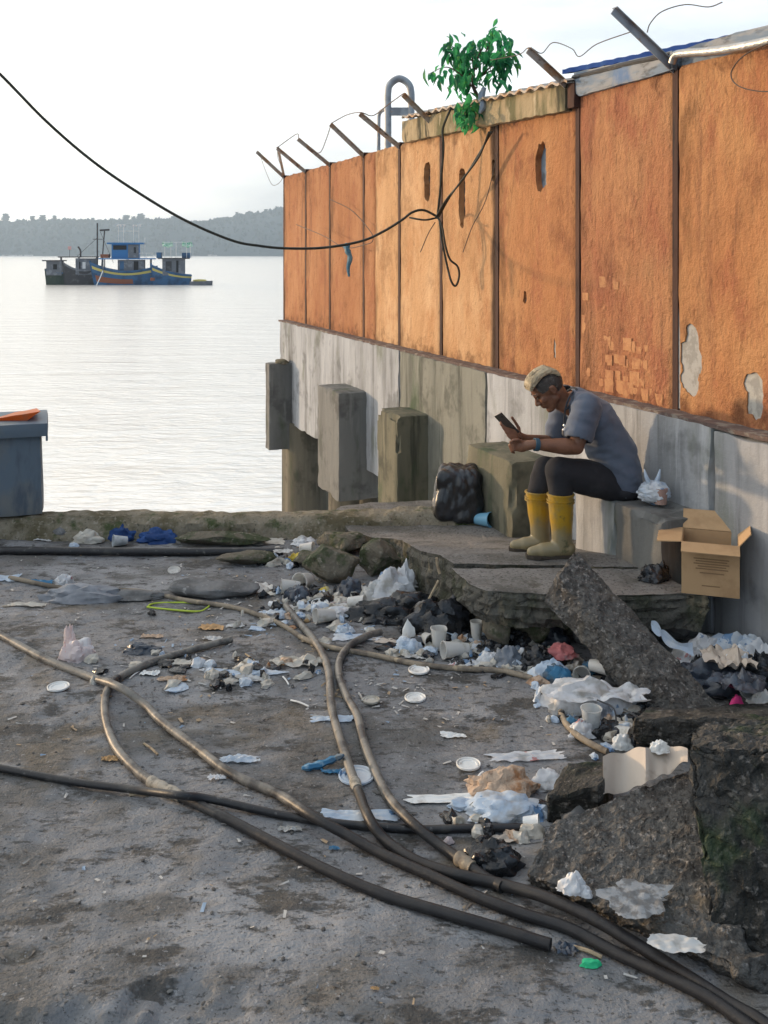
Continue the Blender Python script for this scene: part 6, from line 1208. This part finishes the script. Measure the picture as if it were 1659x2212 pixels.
for s in (-1, 1):
    mk("eyebrow", tube(cr([e_(.093, .014 * s, .030), e_(.092, .028 * s, .036), e_(.078, .046 * s, .032)], 4), [.002, .0035, .004, .004, .004, .0038, .0034, .003, .002], 6), m_haird, man, smooth=True)
    mk("eyelid", tube(cr([e_(.088, .016 * s, .006), e_(.087, .030 * s, .006), e_(.076, .044 * s, .009)], 4), [.002, .0028, .003, .003, .003, .003, .0026, .002, .0015], 6), m_haird, man, smooth=True)
mk("mouth_line", tube(cr([e_(.090, -.02, -.060), e_(.098, 0, -.0595), e_(.090, .02, -.060)], 4), .0016, 5), m_haird, man, smooth=True)
# collar and neck lanyard with a metal clip
ring = []
for i in range(25):
    a = i / 24 * 2 * math.pi; ax_u = nd; s1 = LT; s2 = nd.cross(LT).normalized(); ring.append(nk - nd * .008 + s1 * math.cos(a) * .078 + s2 * math.sin(a) * .074)
mk("collar", tube(ring, .0085, 8), m_strap, man, smooth=True)
lany = [D(1238, 846, 5.80), D(1228, 862, 5.76), D(1221, 885, 5.76), D(1219, 905, 5.78), D(1220, 918, 5.79)]
ln = mk("lanyard", tube(cr(lany, 5), .006, 6), m_strap, label="dark lanyard with a metal clip hanging at the man's chest", cat="lanyard", smooth=True)
mk("metal_clip", tube(cr([D(1218, 916, 5.785), D(1221, 924, 5.78), D(1217, 932, 5.785), D(1219, 942, 5.79)], 4), [.005, .008, .010, .008, .006, .009, .012, .012, .009, .010, .012, .010, .006], 8), mat("clip_metal", (.5, .5, .5), .3, metal=.9), ln, smooth=True)
# wrist band and phone
wd = (elL - wrL).normalized(); wc = wrL.lerp(elL, .06)
wb = mk("wristwatch", lathe([(.034, -.014), (.0375, -.012), (.0375, .012), (.034, .014), (.030, .012), (.030, -.012), (.034, -.014)], wc, wd, 24), mat("teal_watch_strap", (.03, .075, .11), .6), label="dark teal watch strap on the man's near wrist", cat="watch", smooth=True)
ph = empty("mobile_phone", D(1096, 917, 5.745), "dark mobile phone held up in the man's far hand", "phone")
la = Vector((-.685, 0, .728)).normalized(); nb = Vector((.728 * .80, .60, .685 * .80)).normalized(); nb = (nb - la * nb.dot(la)).normalized(); sb = la.cross(nb); Mx = Matrix((sb, la, nb)).transposed(); pc = D(1095, 916, 5.752)
mk("phone_body", rough_box(box(pc, (.072, .158, .0095), M=Mx)[0], (6, 10, 2), 0, 1, 1, .10), mat("phone_case", (.035, .033, .032), .4), ph, smooth=True)
mk("phone_screen", box(pc + nb * .0052, (.066, .148, .001), M=Mx), mat("phone_screen_glass", (.02, .02, .025), .1, spec=.6), ph)
mk("phone_edge", box(pc + la * .0792, (.066, .002, .0085), M=Mx), mat("phone_edge_metal", (.5, .5, .48), .3, metal=.8), ph)
mk("camera_lens", lathe([(.0005, .0012), (.006, .0012), (.007, 0)], pc - nb * .0049 + la * .055 - sb * .02, -nb, 14), m_dark, ph)
# ---------------------------------------------------------------- hazy sea air
mh = bpy.data.materials.new("sea_haze"); mh.use_nodes = True; t = mh.node_tree
t.nodes.remove(t.nodes["Principled BSDF"]); pv = t.nodes.new("ShaderNodeVolumePrincipled")
pv.inputs['Color'].default_value = (.62, .80, .98, 1); pv.inputs['Density'].default_value = .00027; pv.inputs['Anisotropy'].default_value = .2
t.links.new(pv.outputs[0], t.nodes['Material Output'].inputs['Volume'])
mk("haze", box8([Vector(q) for q in ((-4500, -300, -5), (4500, -300, -5), (4500, 3600, -5), (-4500, 3600, -5), (-4500, -300, 260), (4500, -300, 260), (4500, 3600, 260), (-4500, 3600, 260))]), mh, kind="stuff", label="pale blue haze lying over the bay and hills")
